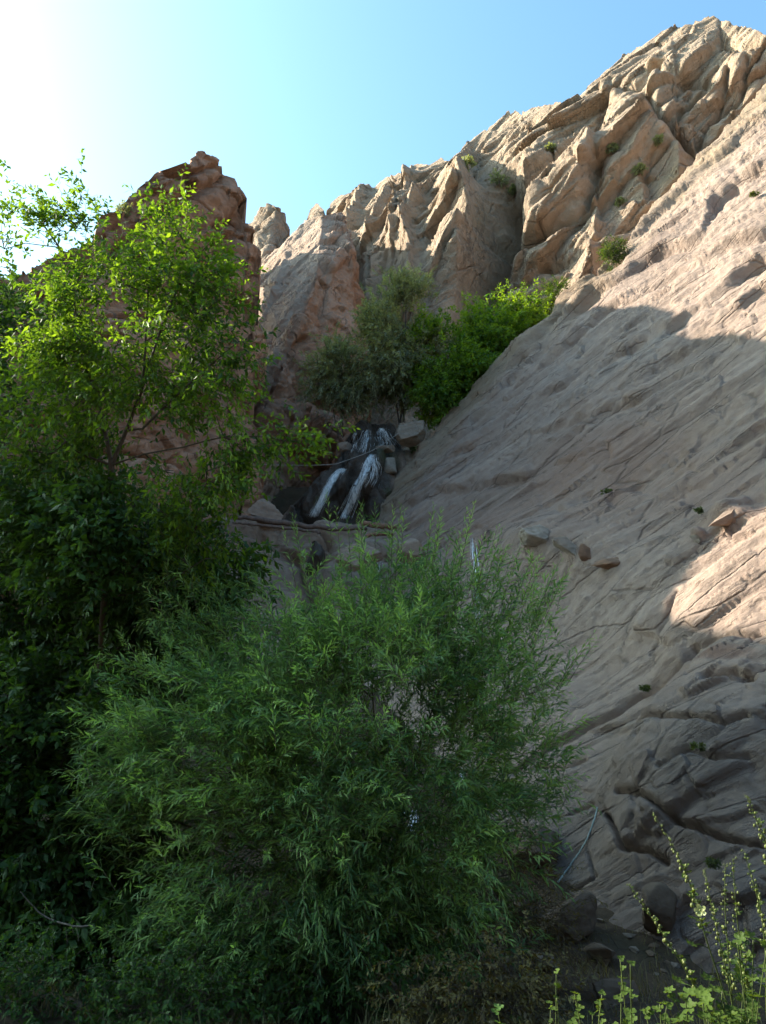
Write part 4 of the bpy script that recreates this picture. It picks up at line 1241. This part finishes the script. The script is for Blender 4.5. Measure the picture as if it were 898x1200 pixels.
def dark_tree(name, label, base_px, blobs, n, seed, mat, spec, bark, per=4, shootlen=0.4, group=None, trunk_top=None, maxr=0.12, gap=0.35, jitter=0.2, shell=0.45, stems=3, D0=None, gs=1.2, upw=0.3, tip=0.003, trunk_r=0.03, step=0.28):
    x, y, D = base_px
    base = W(x, y, D)
    gz = float(ground_z(base[0], base[1]))
    if D0 is None: base[2] = gz - 0.1
    T = Tree(seed)
    for k, b in enumerate(blobs[:stems]):
        e = W(b[0], b[1], b[2]); s = base + np.array([0.12 * math.cos(k * 2.1), 0.12 * math.sin(k * 2.1), 0])
        m = s * 0.5 + e * 0.5 + np.array([0, 0, 0.12 * np.linalg.norm(e - s)])
        T.line([s, m, e], step=step)
    tg = in_blobs(blobs, n, seed + 1, shell=shell, gap=gap, gs=gs)
    T.grow(tg, step=step, up=0.2)
    return build_plant(name, label, 'tree' if 'tree' in name else 'bush', base, T, tg, spec, mat, bark, group=group, per=per, shootlen=shootlen, trunk_r=trunk_r, tip=tip, jitter=jitter, maxr=maxr, upw=upw)

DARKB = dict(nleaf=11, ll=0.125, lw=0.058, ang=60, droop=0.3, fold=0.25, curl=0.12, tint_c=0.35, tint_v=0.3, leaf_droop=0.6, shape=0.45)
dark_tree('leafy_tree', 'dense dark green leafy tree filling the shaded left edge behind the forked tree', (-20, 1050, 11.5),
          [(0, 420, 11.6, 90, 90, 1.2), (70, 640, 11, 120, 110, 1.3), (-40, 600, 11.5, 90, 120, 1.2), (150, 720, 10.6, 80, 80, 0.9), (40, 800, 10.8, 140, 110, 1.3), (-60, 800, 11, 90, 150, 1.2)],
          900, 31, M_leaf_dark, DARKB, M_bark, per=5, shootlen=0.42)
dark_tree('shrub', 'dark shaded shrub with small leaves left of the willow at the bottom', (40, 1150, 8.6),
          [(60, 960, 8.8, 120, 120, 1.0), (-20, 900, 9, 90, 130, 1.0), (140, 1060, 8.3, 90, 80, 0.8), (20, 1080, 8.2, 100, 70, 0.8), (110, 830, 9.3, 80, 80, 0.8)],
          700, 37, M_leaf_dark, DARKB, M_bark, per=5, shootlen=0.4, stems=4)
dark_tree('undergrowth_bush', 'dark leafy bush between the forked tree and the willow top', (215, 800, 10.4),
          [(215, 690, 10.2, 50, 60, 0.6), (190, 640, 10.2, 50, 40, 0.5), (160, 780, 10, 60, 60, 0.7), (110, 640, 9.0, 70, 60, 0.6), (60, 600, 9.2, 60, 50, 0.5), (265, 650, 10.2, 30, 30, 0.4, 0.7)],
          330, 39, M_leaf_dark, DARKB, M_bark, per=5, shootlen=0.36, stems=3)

dark_tree('shrub', 'low dark shrub added to deepen the shade in front of the willow foot', (330, 1190, 7.0),
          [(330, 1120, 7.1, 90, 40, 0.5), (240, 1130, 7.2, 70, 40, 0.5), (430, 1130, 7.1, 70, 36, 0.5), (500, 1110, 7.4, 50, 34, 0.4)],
          150, 43, M_leaf_dark, dict(DARKB, ll=0.07, lw=0.032), M_bark, per=5, shootlen=0.25, stems=4)  # added dark leaves stand in for shade below the willow
M_leaf_dry = leaf_mat('dry_leaf', (0.07, 0.055, 0.025), (0.17, 0.15, 0.05), 0.25)
DRY = dict(nleaf=10, ll=0.055, lw=0.012, ang=45, droop=0.2, tint_c=0.4, tint_v=0.4, leaf_droop=0.3)
dark_tree('dry_shrub', 'brownish dry scrub under the right side of the willow', (600, 1120, 8.6),
          [(600, 1045, 8.6, 50, 55, 0.5), (560, 1090, 8.3, 50, 40, 0.5), (640, 1100, 8.4, 34, 30, 0.4)],
          170, 47, M_leaf_dry, DRY, M_bark, per=5, shootlen=0.28, stems=3)
for sx, sy, sd_, lab_ in [(70, 1190, 48, 'low dark shrub in the bottom left corner'), (190, 1195, 49, 'low dark shrub right of the one in the bottom left corner'), (560, 1195, 50, 'low dark shrub at the bottom edge right of the willow foot')]:
    dark_tree('shrub', lab_, (sx, sy, 6.3), [(sx, sy - 40, 6.4, 75, 26, 0.4), (sx - 50, sy - 22, 6.3, 45, 22, 0.3), (sx + 55, sy - 25, 6.3, 45, 22, 0.3)],
              75, sd_, M_leaf_dark if sd_ < 50 else M_leaf_dry, dict(DARKB, ll=0.055, lw=0.024), M_bark, per=5, shootlen=0.18, stems=3, step=0.12)
# ---- trees above the fall (about 30 m away)
FARG = dict(nleaf=12, ll=0.20, lw=0.045, ang=38, droop=0.25, fold=0.2, curl=0.1, tint_c=0.5, tint_v=0.25, leaf_droop=0.2)
FARB = dict(nleaf=12, ll=0.17, lw=0.085, ang=60, droop=0.2, fold=0.3, curl=0.1, tint_c=0.5, tint_v=0.3, leaf_droop=0.4, shape=0.45)
TG = 'trees growing above the waterfall'
def far_tree(name, label, base_px, blobs, n, seed, mat, spec, bark, **k):
    k.setdefault('per', 6); k.setdefault('shootlen', 0.6); k.setdefault('jitter', 0.3)
    return dark_tree(name, label, base_px, blobs, n, seed, mat, spec, bark, group=TG, D0=1, tip=0.010, trunk_r=0.05, maxr=0.22, step=0.5, gs=0.5, **k)
far_tree('grey_tree', 'tallest tree above the waterfall, with grey green feathery foliage', (470, 498, 32.0),
         [(466, 385, 32.5, 36, 46, 1.3), (455, 420, 32, 36, 36, 1.3), (490, 412, 32.3, 32, 36, 1.2), (476, 356, 32.6, 27, 27, 1.0), (452, 372, 32.3, 22, 24, 0.8), (452, 455, 31.5, 34, 22, 1.1), (485, 450, 32, 28, 22, 1.0)],
         560, 51, M_leaf_grey, FARG, M_bark_grey, stems=4)
far_tree('grey_tree', 'shorter grey green tree with bare twisted stems left of the tallest one', (398, 512, 31.5),
         [(398, 428, 31.8, 28, 26, 1.0), (382, 448, 31.5, 20, 20, 0.8), (414, 450, 31.5, 22, 26, 0.9), (400, 410, 32, 16, 14, 0.6)],
         190, 53, M_leaf_grey, FARG, M_bark_grey, stems=4, gap=0.5)
far_tree('green_tree', 'dark green shaded tree right of the tallest grey green one', (520, 490, 31.0),
         [(525, 425, 31.5, 36, 34, 1.2), (515, 465, 30.8, 28, 26, 1.0), (548, 440, 31, 26, 26, 1.0), (508, 395, 32, 16, 18, 0.7)],
         240, 57, M_leaf_bright, FARB, M_bark, stems=3)
far_tree('green_tree', 'bright green sunlit tree rising from behind the slab ridge', (600, 450, 33.5),
         [(600, 382, 34, 42, 34, 1.4), (565, 392, 33.5, 32, 34, 1.2), (625, 365, 34, 26, 20, 1.0), (590, 415, 33, 40, 26, 1.2), (545, 400, 33, 16, 20, 0.7)],
         300, 59, M_leaf_bright, FARB, M_bark, stems=3)
far_tree('green_tree', 'slim pale green sapling at the right end of the trees by the slab ridge', (645, 400, 34.5),
         [(643, 358, 34.5, 14, 18, 0.6), (655, 348, 34.8, 8, 12, 0.4), (632, 350, 34.5, 8, 12, 0.4)],
         45, 61, M_leaf_weed, FARG, M_bark, stems=3)

# ---- bushes and tufts on the rock faces, placed where the eye ray meets the rock
def rock_bush(x, y, rx, ry, seed, mat, label, name='rock_bush', n=26, grey=False, group='bushes growing on the rock faces'):
    h = hit(x, y + ry * 0.8)
    if h is None: return
    D = float(pix(h[0])[2]) - 0.3; k = D / FPX
    base = W(x, y + ry * 0.8, D)
    T = Tree(seed)
    top = W(x, y, D)
    T.line([base, base * 0.5 + top * 0.5, top], step=ry * k * 0.3)
    tg = in_blobs_free(x, y, D, rx, ry, n, seed)
    T.grow(tg, step=ry * k * 0.3, up=0.1)
    sl = ry * k * 0.7
    spec = dict(nleaf=9, ll=max(0.05, 2.6 * k), lw=max(0.02, 1.3 * k), ang=50, droop=0.15, tint_c=0.5, tint_v=0.3, leaf_droop=0.2)
    t = build_plant(name, label, 'bush', base, T, tg, spec, mat, M_bark_grey, group=group, per=4, shootlen=sl, trunk_r=0.6 * k, tip=0.15 * k, jitter=rx * k * 0.2, upw=0.6, maxr=1.2 * k)
def in_blobs_free(x, y, D, rx, ry, n, seed):
    rs = np.random.RandomState(seed); v = norm(rs.normal(size=(n, 3))) * rs.rand(n, 1) ** 0.45
    k = D / FPX
    return W(x, y, D) + v * np.array([rx * k, rx * k * 0.8, ry * k])
rock_bush(719, 297, 13, 18, 71, M_leaf_weed, 'bright yellow green bush in the notch between mountain and slab ridge', n=60)
for i, (x, y, rx, ry, lab) in enumerate([
    (548, 191, 8, 7, 'round grey green bush on the mountain skyline notch'),
    (585, 210, 11, 8, 'wide grey green bush below the skyline notch of the mountain'),
    (772, 163, 5, 4, 'tiny bush at the foot of the deep cleft near the summit'),
    (716, 173, 6, 4, 'faint bush on the mountain between the summit and the trees'),
    (752, 198, 8, 5, 'grey bush on the brown buttress of the mountain'),
    (646, 172, 5, 4, 'small olive bush on the middle of the mountain face'),
    (726, 236, 5, 4, 'olive tuft low on the brown buttress'),
    (146, 244, 9, 6, 'dry grey bush on the left shoulder of the red crag'),
    (602, 222, 5, 4, 'small bush just right of the wide grey green bush'),
    (608, 345, 0, 0, '')]):
    if rx: rock_bush(x, y, rx, ry, 80 + i, M_leaf_grey, lab, n=18)
for i, (x, y, rx, ry, lab) in enumerate([
    (712, 575, 9, 4, 'fresh green tuft on the reddish part of the slab'),
    (820, 598, 8, 4, 'green tuft above the sunlit boulder at the right edge'),
    (757, 806, 8, 4, 'small tuft growing in the long seam of the slab'),
    (818, 875, 12, 4, 'low green tuft under the bulging foot of the slab'),
    (835, 1010, 14, 6, 'dark green plant on the slab behind the tall flower stalks'),
    (884, 227, 6, 3, 'tiny tuft on the sunlit top of the slab at the right edge'),
    (484, 522, 12, 12, 'moss and grass tuft on the side of the large pale block')]):
    rock_bush(x, y, rx * 0.6, ry * 0.6, 120 + i, M_leaf_tuft, lab, name='grass_tuft', n=9, group='green tufts on the slab')

# ================================================================== wood, wire, hose
def pole(name, pts, r, mat, label, cat, n=30, sides=7):
    c = curve_pts(pts, n); c[1:-1] += np.random.RandomState(len(label)).normal(size=(n - 2, 3)) * np.mean(r) * 0.25
    rr = np.interp(np.linspace(0, 1, n), np.linspace(0, 1, len(r)), r)
    V, F, tri = tube_np(c, rr, sides)
    return tag(mesh_obj(name, V, [F, tri], mat, base=c[0]), label, cat)
M_log = bark_mat('weathered_wood', (0.05, 0.03, 0.025), (0.17, 0.11, 0.085), 9)
M_logred = bark_mat('reddish_wood', (0.10, 0.045, 0.03), (0.30, 0.16, 0.10), 9)
pole('log', [W(270, 605, 23.6), W(320, 611, 23.5), (W(375, 618, 23.5)), W(430, 620, 23.5)], [0.05, 0.09, 0.08, 0.05], M_log, 'long thin log lying across the rock shelf below the fall', 'log')
pole('pole', [W(272, 612, 23.4), W(320, 617, 23.3), W(376, 624, 23.3)], [0.03, 0.05, 0.04], M_log, 'thinner pole beside the long log on the rock shelf', 'pole')
pole('driftwood', [W(424, 613, 23.3), W(445, 616, 23.2), W(465, 618, 23.2)], [0.06, 0.09, 0.05], M_logred, 'short reddish driftwood at the right end of the long log', 'driftwood')
pole('driftwood', [W(430, 628, 23.2), W(448, 625, 23.1), W(460, 627, 23.1)], [0.05, 0.08, 0.05], M_logred, 'short reddish driftwood lying just under the upper piece', 'driftwood')
M_wire = plain_mat('grey_wire', (0.30, 0.29, 0.27), 0.6, 0.1)
pole('cable', [W(255, 541, 25.5), W(330, 545, 26), W(385, 544.5, 26.4), W(405, 540, 27), W(440, 526, 28.2), W(468, 507, 29.0)], [0.010, 0.010], M_wire, 'thin pale cable sagging across the gully in front of the fall', 'cable', n=60, sides=5)
M_hose = plain_mat('pale_hose', (0.25, 0.33, 0.33), 0.45, 0.1)
hp = []
for x, y in [(700, 946), (695, 965), (687, 985), (675, 1005), (664, 1020), (654, 1034)]:
    h = hit(x, y); hp.append(h[0] + norm(EYE - h[0]) * 0.04 if h else W(x, y, 9.5))
pole('hose', hp, [0.012, 0.012], M_hose, 'pale thin hose hanging down the lower slab', 'hose', n=36, sides=6)
M_dead = bark_mat('dead_wood', (0.10, 0.085, 0.07), (0.24, 0.20, 0.16), 14)
pole('dead_branch', [W(24, 1045, 7.4), W(50, 1072, 7.4), W(85, 1085, 7.3), W(110, 1084, 7.3)], [0.004, 0.008, 0.01, 0.006], M_dead, 'bare curved dead branch in the dark lower left', 'branch')
pole('dead_branch', [W(210, 1135, 7.0), W(228, 1118, 7.0), W(252, 1103, 7.0)], [0.008, 0.006, 0.003], M_dead, 'short bare twig slanting up under the willow', 'branch')

# ================================================================== foreground weeds
M_stem = leaf_mat('weed_stem', (0.04, 0.06, 0.018), (0.09, 0.12, 0.035), 0.15)
M_petal = plain_mat('flower_petal', (0.30, 0.34, 0.14), 0.5, 0.12, 30, 0.35)
M_bud = plain_mat('flower_bud', (0.12, 0.145, 0.035), 0.5, 0.25, 60, 0.2)
M_yellow = plain_mat('yellow_petal', (0.75, 0.62, 0.05), 0.5, 0.15, 30, 0.2)

def round_leaf(c, d, up, size, lobes=5, seed=0):
    """a lobed round leaf: fan of faces, slightly cupped"""
    rs = np.random.RandomState(seed)
    d = norm(np.asarray(d, float)); s = norm(np.cross(d, up)); n = np.cross(s, d)
    m = 26
    th = np.linspace(-math.pi * 0.93, math.pi * 0.93, m)
    r = size * (0.78 + 0.22 * np.cos(lobes * th)) * (1 + 0.05 * rs.normal(size=m))
    ctr = np.asarray(c, float) + d * size * 0.35
    ring2 = ctr + (np.cos(th) * r)[:, None] * d + (np.sin(th) * r)[:, None] * s + n * (0.10 * size * np.cos(2 * lobes * th) + 0.16 * size)[:, None]
    ring1 = ctr + (np.cos(th) * r * 0.55)[:, None] * d + (np.sin(th) * r * 0.55)[:, None] * s + n * (0.04 * size)
    V = np.concatenate([[ctr], ring1, ring2])
    F3 = np.array([[0, 1 + k, 2 + k] for k in range(m - 1)])
    F4 = np.array([[1 + k, 1 + m + k, 2 + m + k, 2 + k] for k in range(m - 1)])
    return V, F3, F4

class Acc:
    def __init__(s): s.V = []; s.F3 = []; s.F4 = []; s.n = 0; s.t = []
    def add(s, V, F3=None, F4=None, tint=0.5):
        if F3 is not None and len(F3): s.F3.append(np.asarray(F3) + s.n)
        if F4 is not None and len(F4): s.F4.append(np.asarray(F4) + s.n)
        s.V.append(V); s.t.append(np.full(len(V), tint)); s.n += len(V)
    def build(s, name, mat, base, parent):
        F = []
        if s.F4: F.append(np.concatenate(s.F4))
        if s.F3: F.append(np.concatenate(s.F3))
        if not F: return None
        return mesh_obj(name, np.concatenate(s.V), F, mat, base=base, parent=parent, attrs={'tint': np.concatenate(s.t)})

def stalk(pts_px, D, label, seed, flower=None):
    rs = np.random.RandomState(seed)
    P = [W(x, y, D + 0.03 * k) for k, (x, y) in enumerate(pts_px)]        # tip first
    foot = P[-1].copy()
    g = float(ground_z(foot[0], foot[1]))
    P.append(np.array([foot[0] + 0.02, foot[1], g]))
    c = curve_pts(P, 44)[::-1]
    root = thing('flower_stalk', c[0], label, 'plant', 'tall weed stalks in the lower right corner')
    L = np.linspace(0, 1, len(c))
    V, F, tri = tube_np(c, 0.0050 * (1 - 0.72 * L), 6)
    mesh_obj('stem', V, [F, tri], M_stem, base=c[0], parent=root, attrs={'tint': 0.4 + 0.3 * np.resize(rs.rand(7), len(V))})
    bud = Acc(); lf = Acc()
    BV, BF = ICO1
    n = len(c)
    for k in range(int(n * 0.45), n):
        fr = (k / n - 0.45) / 0.55
        for q in range(2 if rs.rand() < 0.8 else 1):
            p = c[k] + rs.normal(size=3) * 0.004
            a = rs.rand() * 6.28
            off = np.array([math.cos(a), math.sin(a), 0.4]) * (0.016 * (1.1 - 0.6 * fr))
            sz = 0.0070 * (1.15 - 0.75 * fr) * (0.7 + 0.6 * rs.rand())
            bud.add(BV * np.array([1, 1, 1.35]) * sz + p + off, BF, tint=rs.rand())
            if rs.rand() < 0.55:
                V_, F3, F4 = round_leaf(p + off * 0.5, off, (0.2 * rs.normal(), -0.3, 1), 0.017 * (1.3 - fr) * (0.6 + 0.8 * rs.rand()), 3, seed + k)
                lf.add(V_, F3, F4, tint=0.35 + 0.6 * rs.rand())
    for k in range(2, int(n * 0.5), 2):
        a = rs.rand() * 6.28; dvec = np.array([math.cos(a), math.sin(a), 0.25])
        pet = 0.05 + 0.05 * rs.rand()
        s0 = c[k]; e0 = s0 + dvec * pet
        V_, F_, t_ = tube_np(np.array([s0, (s0 + e0) / 2 + [0, 0, 0.01], e0]), 0.0018, 4); lf.add(V_, t_, F_, tint=0.5)
        V_, F3, F4 = round_leaf(e0, dvec, (0.3 * rs.normal(), -0.4, 1), (0.045 if k < n * 0.3 else 0.028) * (0.6 + 0.6 * rs.rand()), 5, seed * 3 + k)
        lf.add(V_, F3, F4, tint=rs.rand() * 0.8)
    bud.build('bud_head', M_bud, c[0], root); lf.build('foliage', M_leaf_weed, c[0], root)
    if flower is not None:
        fx, fy = flower
        fc = W(fx, fy, D - 0.03)
        fl = Acc()
        nrm = norm(EYE - fc + np.array([-0.4, 0, 0.5])); s1 = norm(np.cross(nrm, [0, 0, 1.0])); s2 = np.cross(nrm, s1)
        for k in range(5):
            a = k * 2 * math.pi / 5
            dv = math.cos(a) * s1 + math.sin(a) * s2
            V_, F3, F4 = round_leaf(fc + dv * 0.008, dv + 0.35 * nrm, nrm, 0.017, 2, k)
            fl.add(V_, F3, F4)
        fo = fl.build('flower', M_petal, c[0], root); fo['label'] = 'open pale yellow flower'
        cc = Acc(); cc.add(BV * 0.005 + fc + nrm * 0.009, BF); cc.build('flower_centre', M_bud, c[0], root)
        k = int(np.argmin(((c - fc) ** 2).sum(1)))
        V_, F_, t_ = tube_np(np.array([c[k], (c[k] + fc) / 2, fc]), 0.002, 5)
        mesh_obj('flower_stem', V_, [F_, t_], M_stem, base=c[0], parent=root)
ICO1 = ico(2)
for i, (pts, D, lab, fl) in enumerate([
    ([(766, 955), (793, 1000), (810, 1040), (828, 1101), (855, 1190)], 3.7, 'tall arching flower stalk leaning left with one open pale yellow bloom', (821, 1067)),
    ([(875, 933), (888, 964), (900, 1000), (908, 1080), (912, 1180)], 3.6, 'tallest weed stalk at the right edge curving out of the frame', None),
    ([(872, 997), (883, 1035), (893, 1075), (898, 1130), (900, 1200)], 3.8, 'budding stalk just left of the tallest one at the right edge', None),
    ([(859, 1006), (863, 1066), (872, 1146), (876, 1200)], 3.5, 'upright budding stalk in the middle of the weed clump', None),
    ([(826, 1019), (835, 1066), (850, 1132), (863, 1205)], 3.9, 'short budding stalk directly behind the open flower', None),
    ([(850, 1013), (850, 1066), (856, 1146), (862, 1205)], 4.0, 'slender straight stalk at the back of the weed clump', None),
    ([(737, 1037), (766, 1079), (808, 1145), (835, 1205)], 3.6, 'lowest arching stalk leaning far left towards the slab foot', None)]):
    stalk(pts, D, lab, 300 + i, fl)

def leafy_weed(x, y_top, y_base, D, w_px, n, seed, label, mat, size=0.03, lobes=5):
    rs = np.random.RandomState(seed)
    b = W(x, y_base, D); g = float(ground_z(b[0], b[1])); b[2] = g
    root = thing('leafy_weed', b, label, 'plant', 'low leafy weeds along the bottom edge')
    st = Acc(); lf = Acc()
    for k in range(n):
        e = W(x + rs.normal() * w_px * 0.45, y_top + abs(rs.normal()) * (y_base - y_top) * 0.55, D + rs.normal() * 0.12)
        s0 = b + rs.normal(size=3) * np.array([0.04, 0.04, 0])
        m = s0 * 0.45 + e * 0.55 + np.array([0, 0, 0.05])
        c = curve_pts([s0, m, e], 12)
        V_, F_, t_ = tube_np(c, 0.0026, 4); st.add(V_, t_, F_, tint=rs.rand())
        for q in range(3, 12):
            if rs.rand() < 0.45 and q < 11: continue
            a = rs.rand() * 6.28; dv = np.array([math.cos(a), math.sin(a), 0.5 * rs.rand()])
            V_, F3, F4 = round_leaf(c[q], dv, (0.4 * rs.normal(), -0.5, 1), size * (0.6 + 0.8 * rs.rand()), lobes, seed + q + k * 20)
            lf.add(V_, F3, F4, tint=float(np.clip(0.25 + 0.5 * rs.rand() + 0.3 * q / 12, 0, 1)))
    st.build('stem', M_stem, b, root); lf.build('foliage', mat, b, root)
leafy_weed(868, 1095, 1230, 3.5, 70, 16, 401, 'clump of broad lobed leaves around the feet of the tall stalks', M_leaf_weed, 0.036, 5)
leafy_weed(830, 1150, 1240, 3.4, 50, 10, 402, 'smaller lobed leaf clump left of the main clump in the corner', M_leaf_weed, 0.034, 5)
leafy_weed(733, 1120, 1230, 3.6, 30, 8, 403, 'yellow green leafy plant at the bottom, right of centre', M_leaf_weed, 0.024, 3)
leafy_weed(765, 1165, 1240, 3.5, 36, 8, 404, 'low yellow green plant right of the taller yellow green one', M_leaf_weed, 0.024, 3)
leafy_weed(690, 1160, 1235, 3.6, 40, 7, 405, 'low green plant left of the yellow green leafy one', M_leaf_weed, 0.022, 3)
leafy_weed(645, 1125, 1235, 3.7, 16, 3, 406, 'thin upright young plant at the bottom left of the weeds', M_leaf_weed, 0.020, 2)
leafy_weed(590, 1180, 1240, 3.8, 40, 6, 407, 'dark low plant at the bottom edge under the willow', M_leaf_dark, 0.024, 3)

# yellow wild flowers in the undergrowth
for i, (x, y) in enumerate([(272, 1122), (302, 1122), (325, 1122), (326, 1131), (305, 1155), (272, 1134), (310, 1106)]):
    D = gdepth(x, y) - 0.9
    p = W(x, y, D); g = float(ground_z(p[0], p[1]))
    r_ = thing('wild_flower', (p[0], p[1], g), 'tiny yellow wild flower on a thin stem in the dark grass under the willow', 'flower', 'yellow wild flowers under the willow')
    V_, F_, t_ = tube_np(curve_pts([(p[0], p[1], g), (p[0] + 0.02, p[1], (g + p[2]) / 2), p], 8), 0.003, 4)
    mesh_obj('stem', V_, [F_, t_], M_stem, base=(p[0], p[1], g), parent=r_)
    a_ = Acc()
    for k in range(5):
        a = k * 1.2566; dv = np.array([math.cos(a), -0.5, math.sin(a)])
        V_, F3, F4 = round_leaf(p, dv, (0, -1, 0.2), 0.018, 2, k); a_.add(V_, F3, F4)
    a_.build('petals', M_yellow, (p[0], p[1], g), r_)

# ================================================================== grass and ground cover
def grass():
    rs = np.random.RandomState(9)
    N = 26000
    x = rs.uniform(-5.5, 4.0, N); y = rs.uniform(3.4, 11.5, N)
    q = np.stack([x, y, 0 * x], -1)
    keep = (fbm(q * 0.9, 3) > -0.12) & (rs.rand(N) < np.where(x > 1.4, 0.35, 1.0))
    x, y = x[keep], y[keep]; N = len(x)
    z = ground_z(x, y) - 0.01
    b = np.stack([x, y, z], -1)
    h = rs.uniform(0.05, 0.20, N) * (0.7 + 0.6 * (fbm(np.stack([x, y, 0 * x + 4], -1) * 0.7, 2) > 0))
    a = rs.rand(N) * 6.28; lean = np.stack([np.cos(a), np.sin(a), 0 * a], -1) * (h * rs.uniform(0.3, 1.3, N))[:, None]
    w = np.stack([-np.sin(a), np.cos(a), 0 * a], -1) * 0.004
    m = b + lean * 0.35 + np.array([0, 0, 1.0]) * (h * 0.6)[:, None]; t = b + lean + np.array([0, 0, 1.0]) * h[:, None]
    V = np.stack([b - w, b + w, m + w * 0.8, m - w * 0.8, t], 1).reshape(-1, 3)
    o = (np.arange(N) * 5)[:, None]
    F4 = o + np.array([[0, 1, 2, 3]]); F3 = o + np.array([[3, 2, 4]])
    tint = np.repeat(np.clip(0.3 + 0.5 * rs.rand(N) + 0.5 * fbm(b * 0.8, 2), 0, 1), 5)
    o = mesh_obj('grass', V, [F4, F3], M_grass, base=(0, 6, 0), attrs={'tint': tint})
    tag(o, 'dry and green grass on the dark ground', 'grass', kind='stuff')
grass()
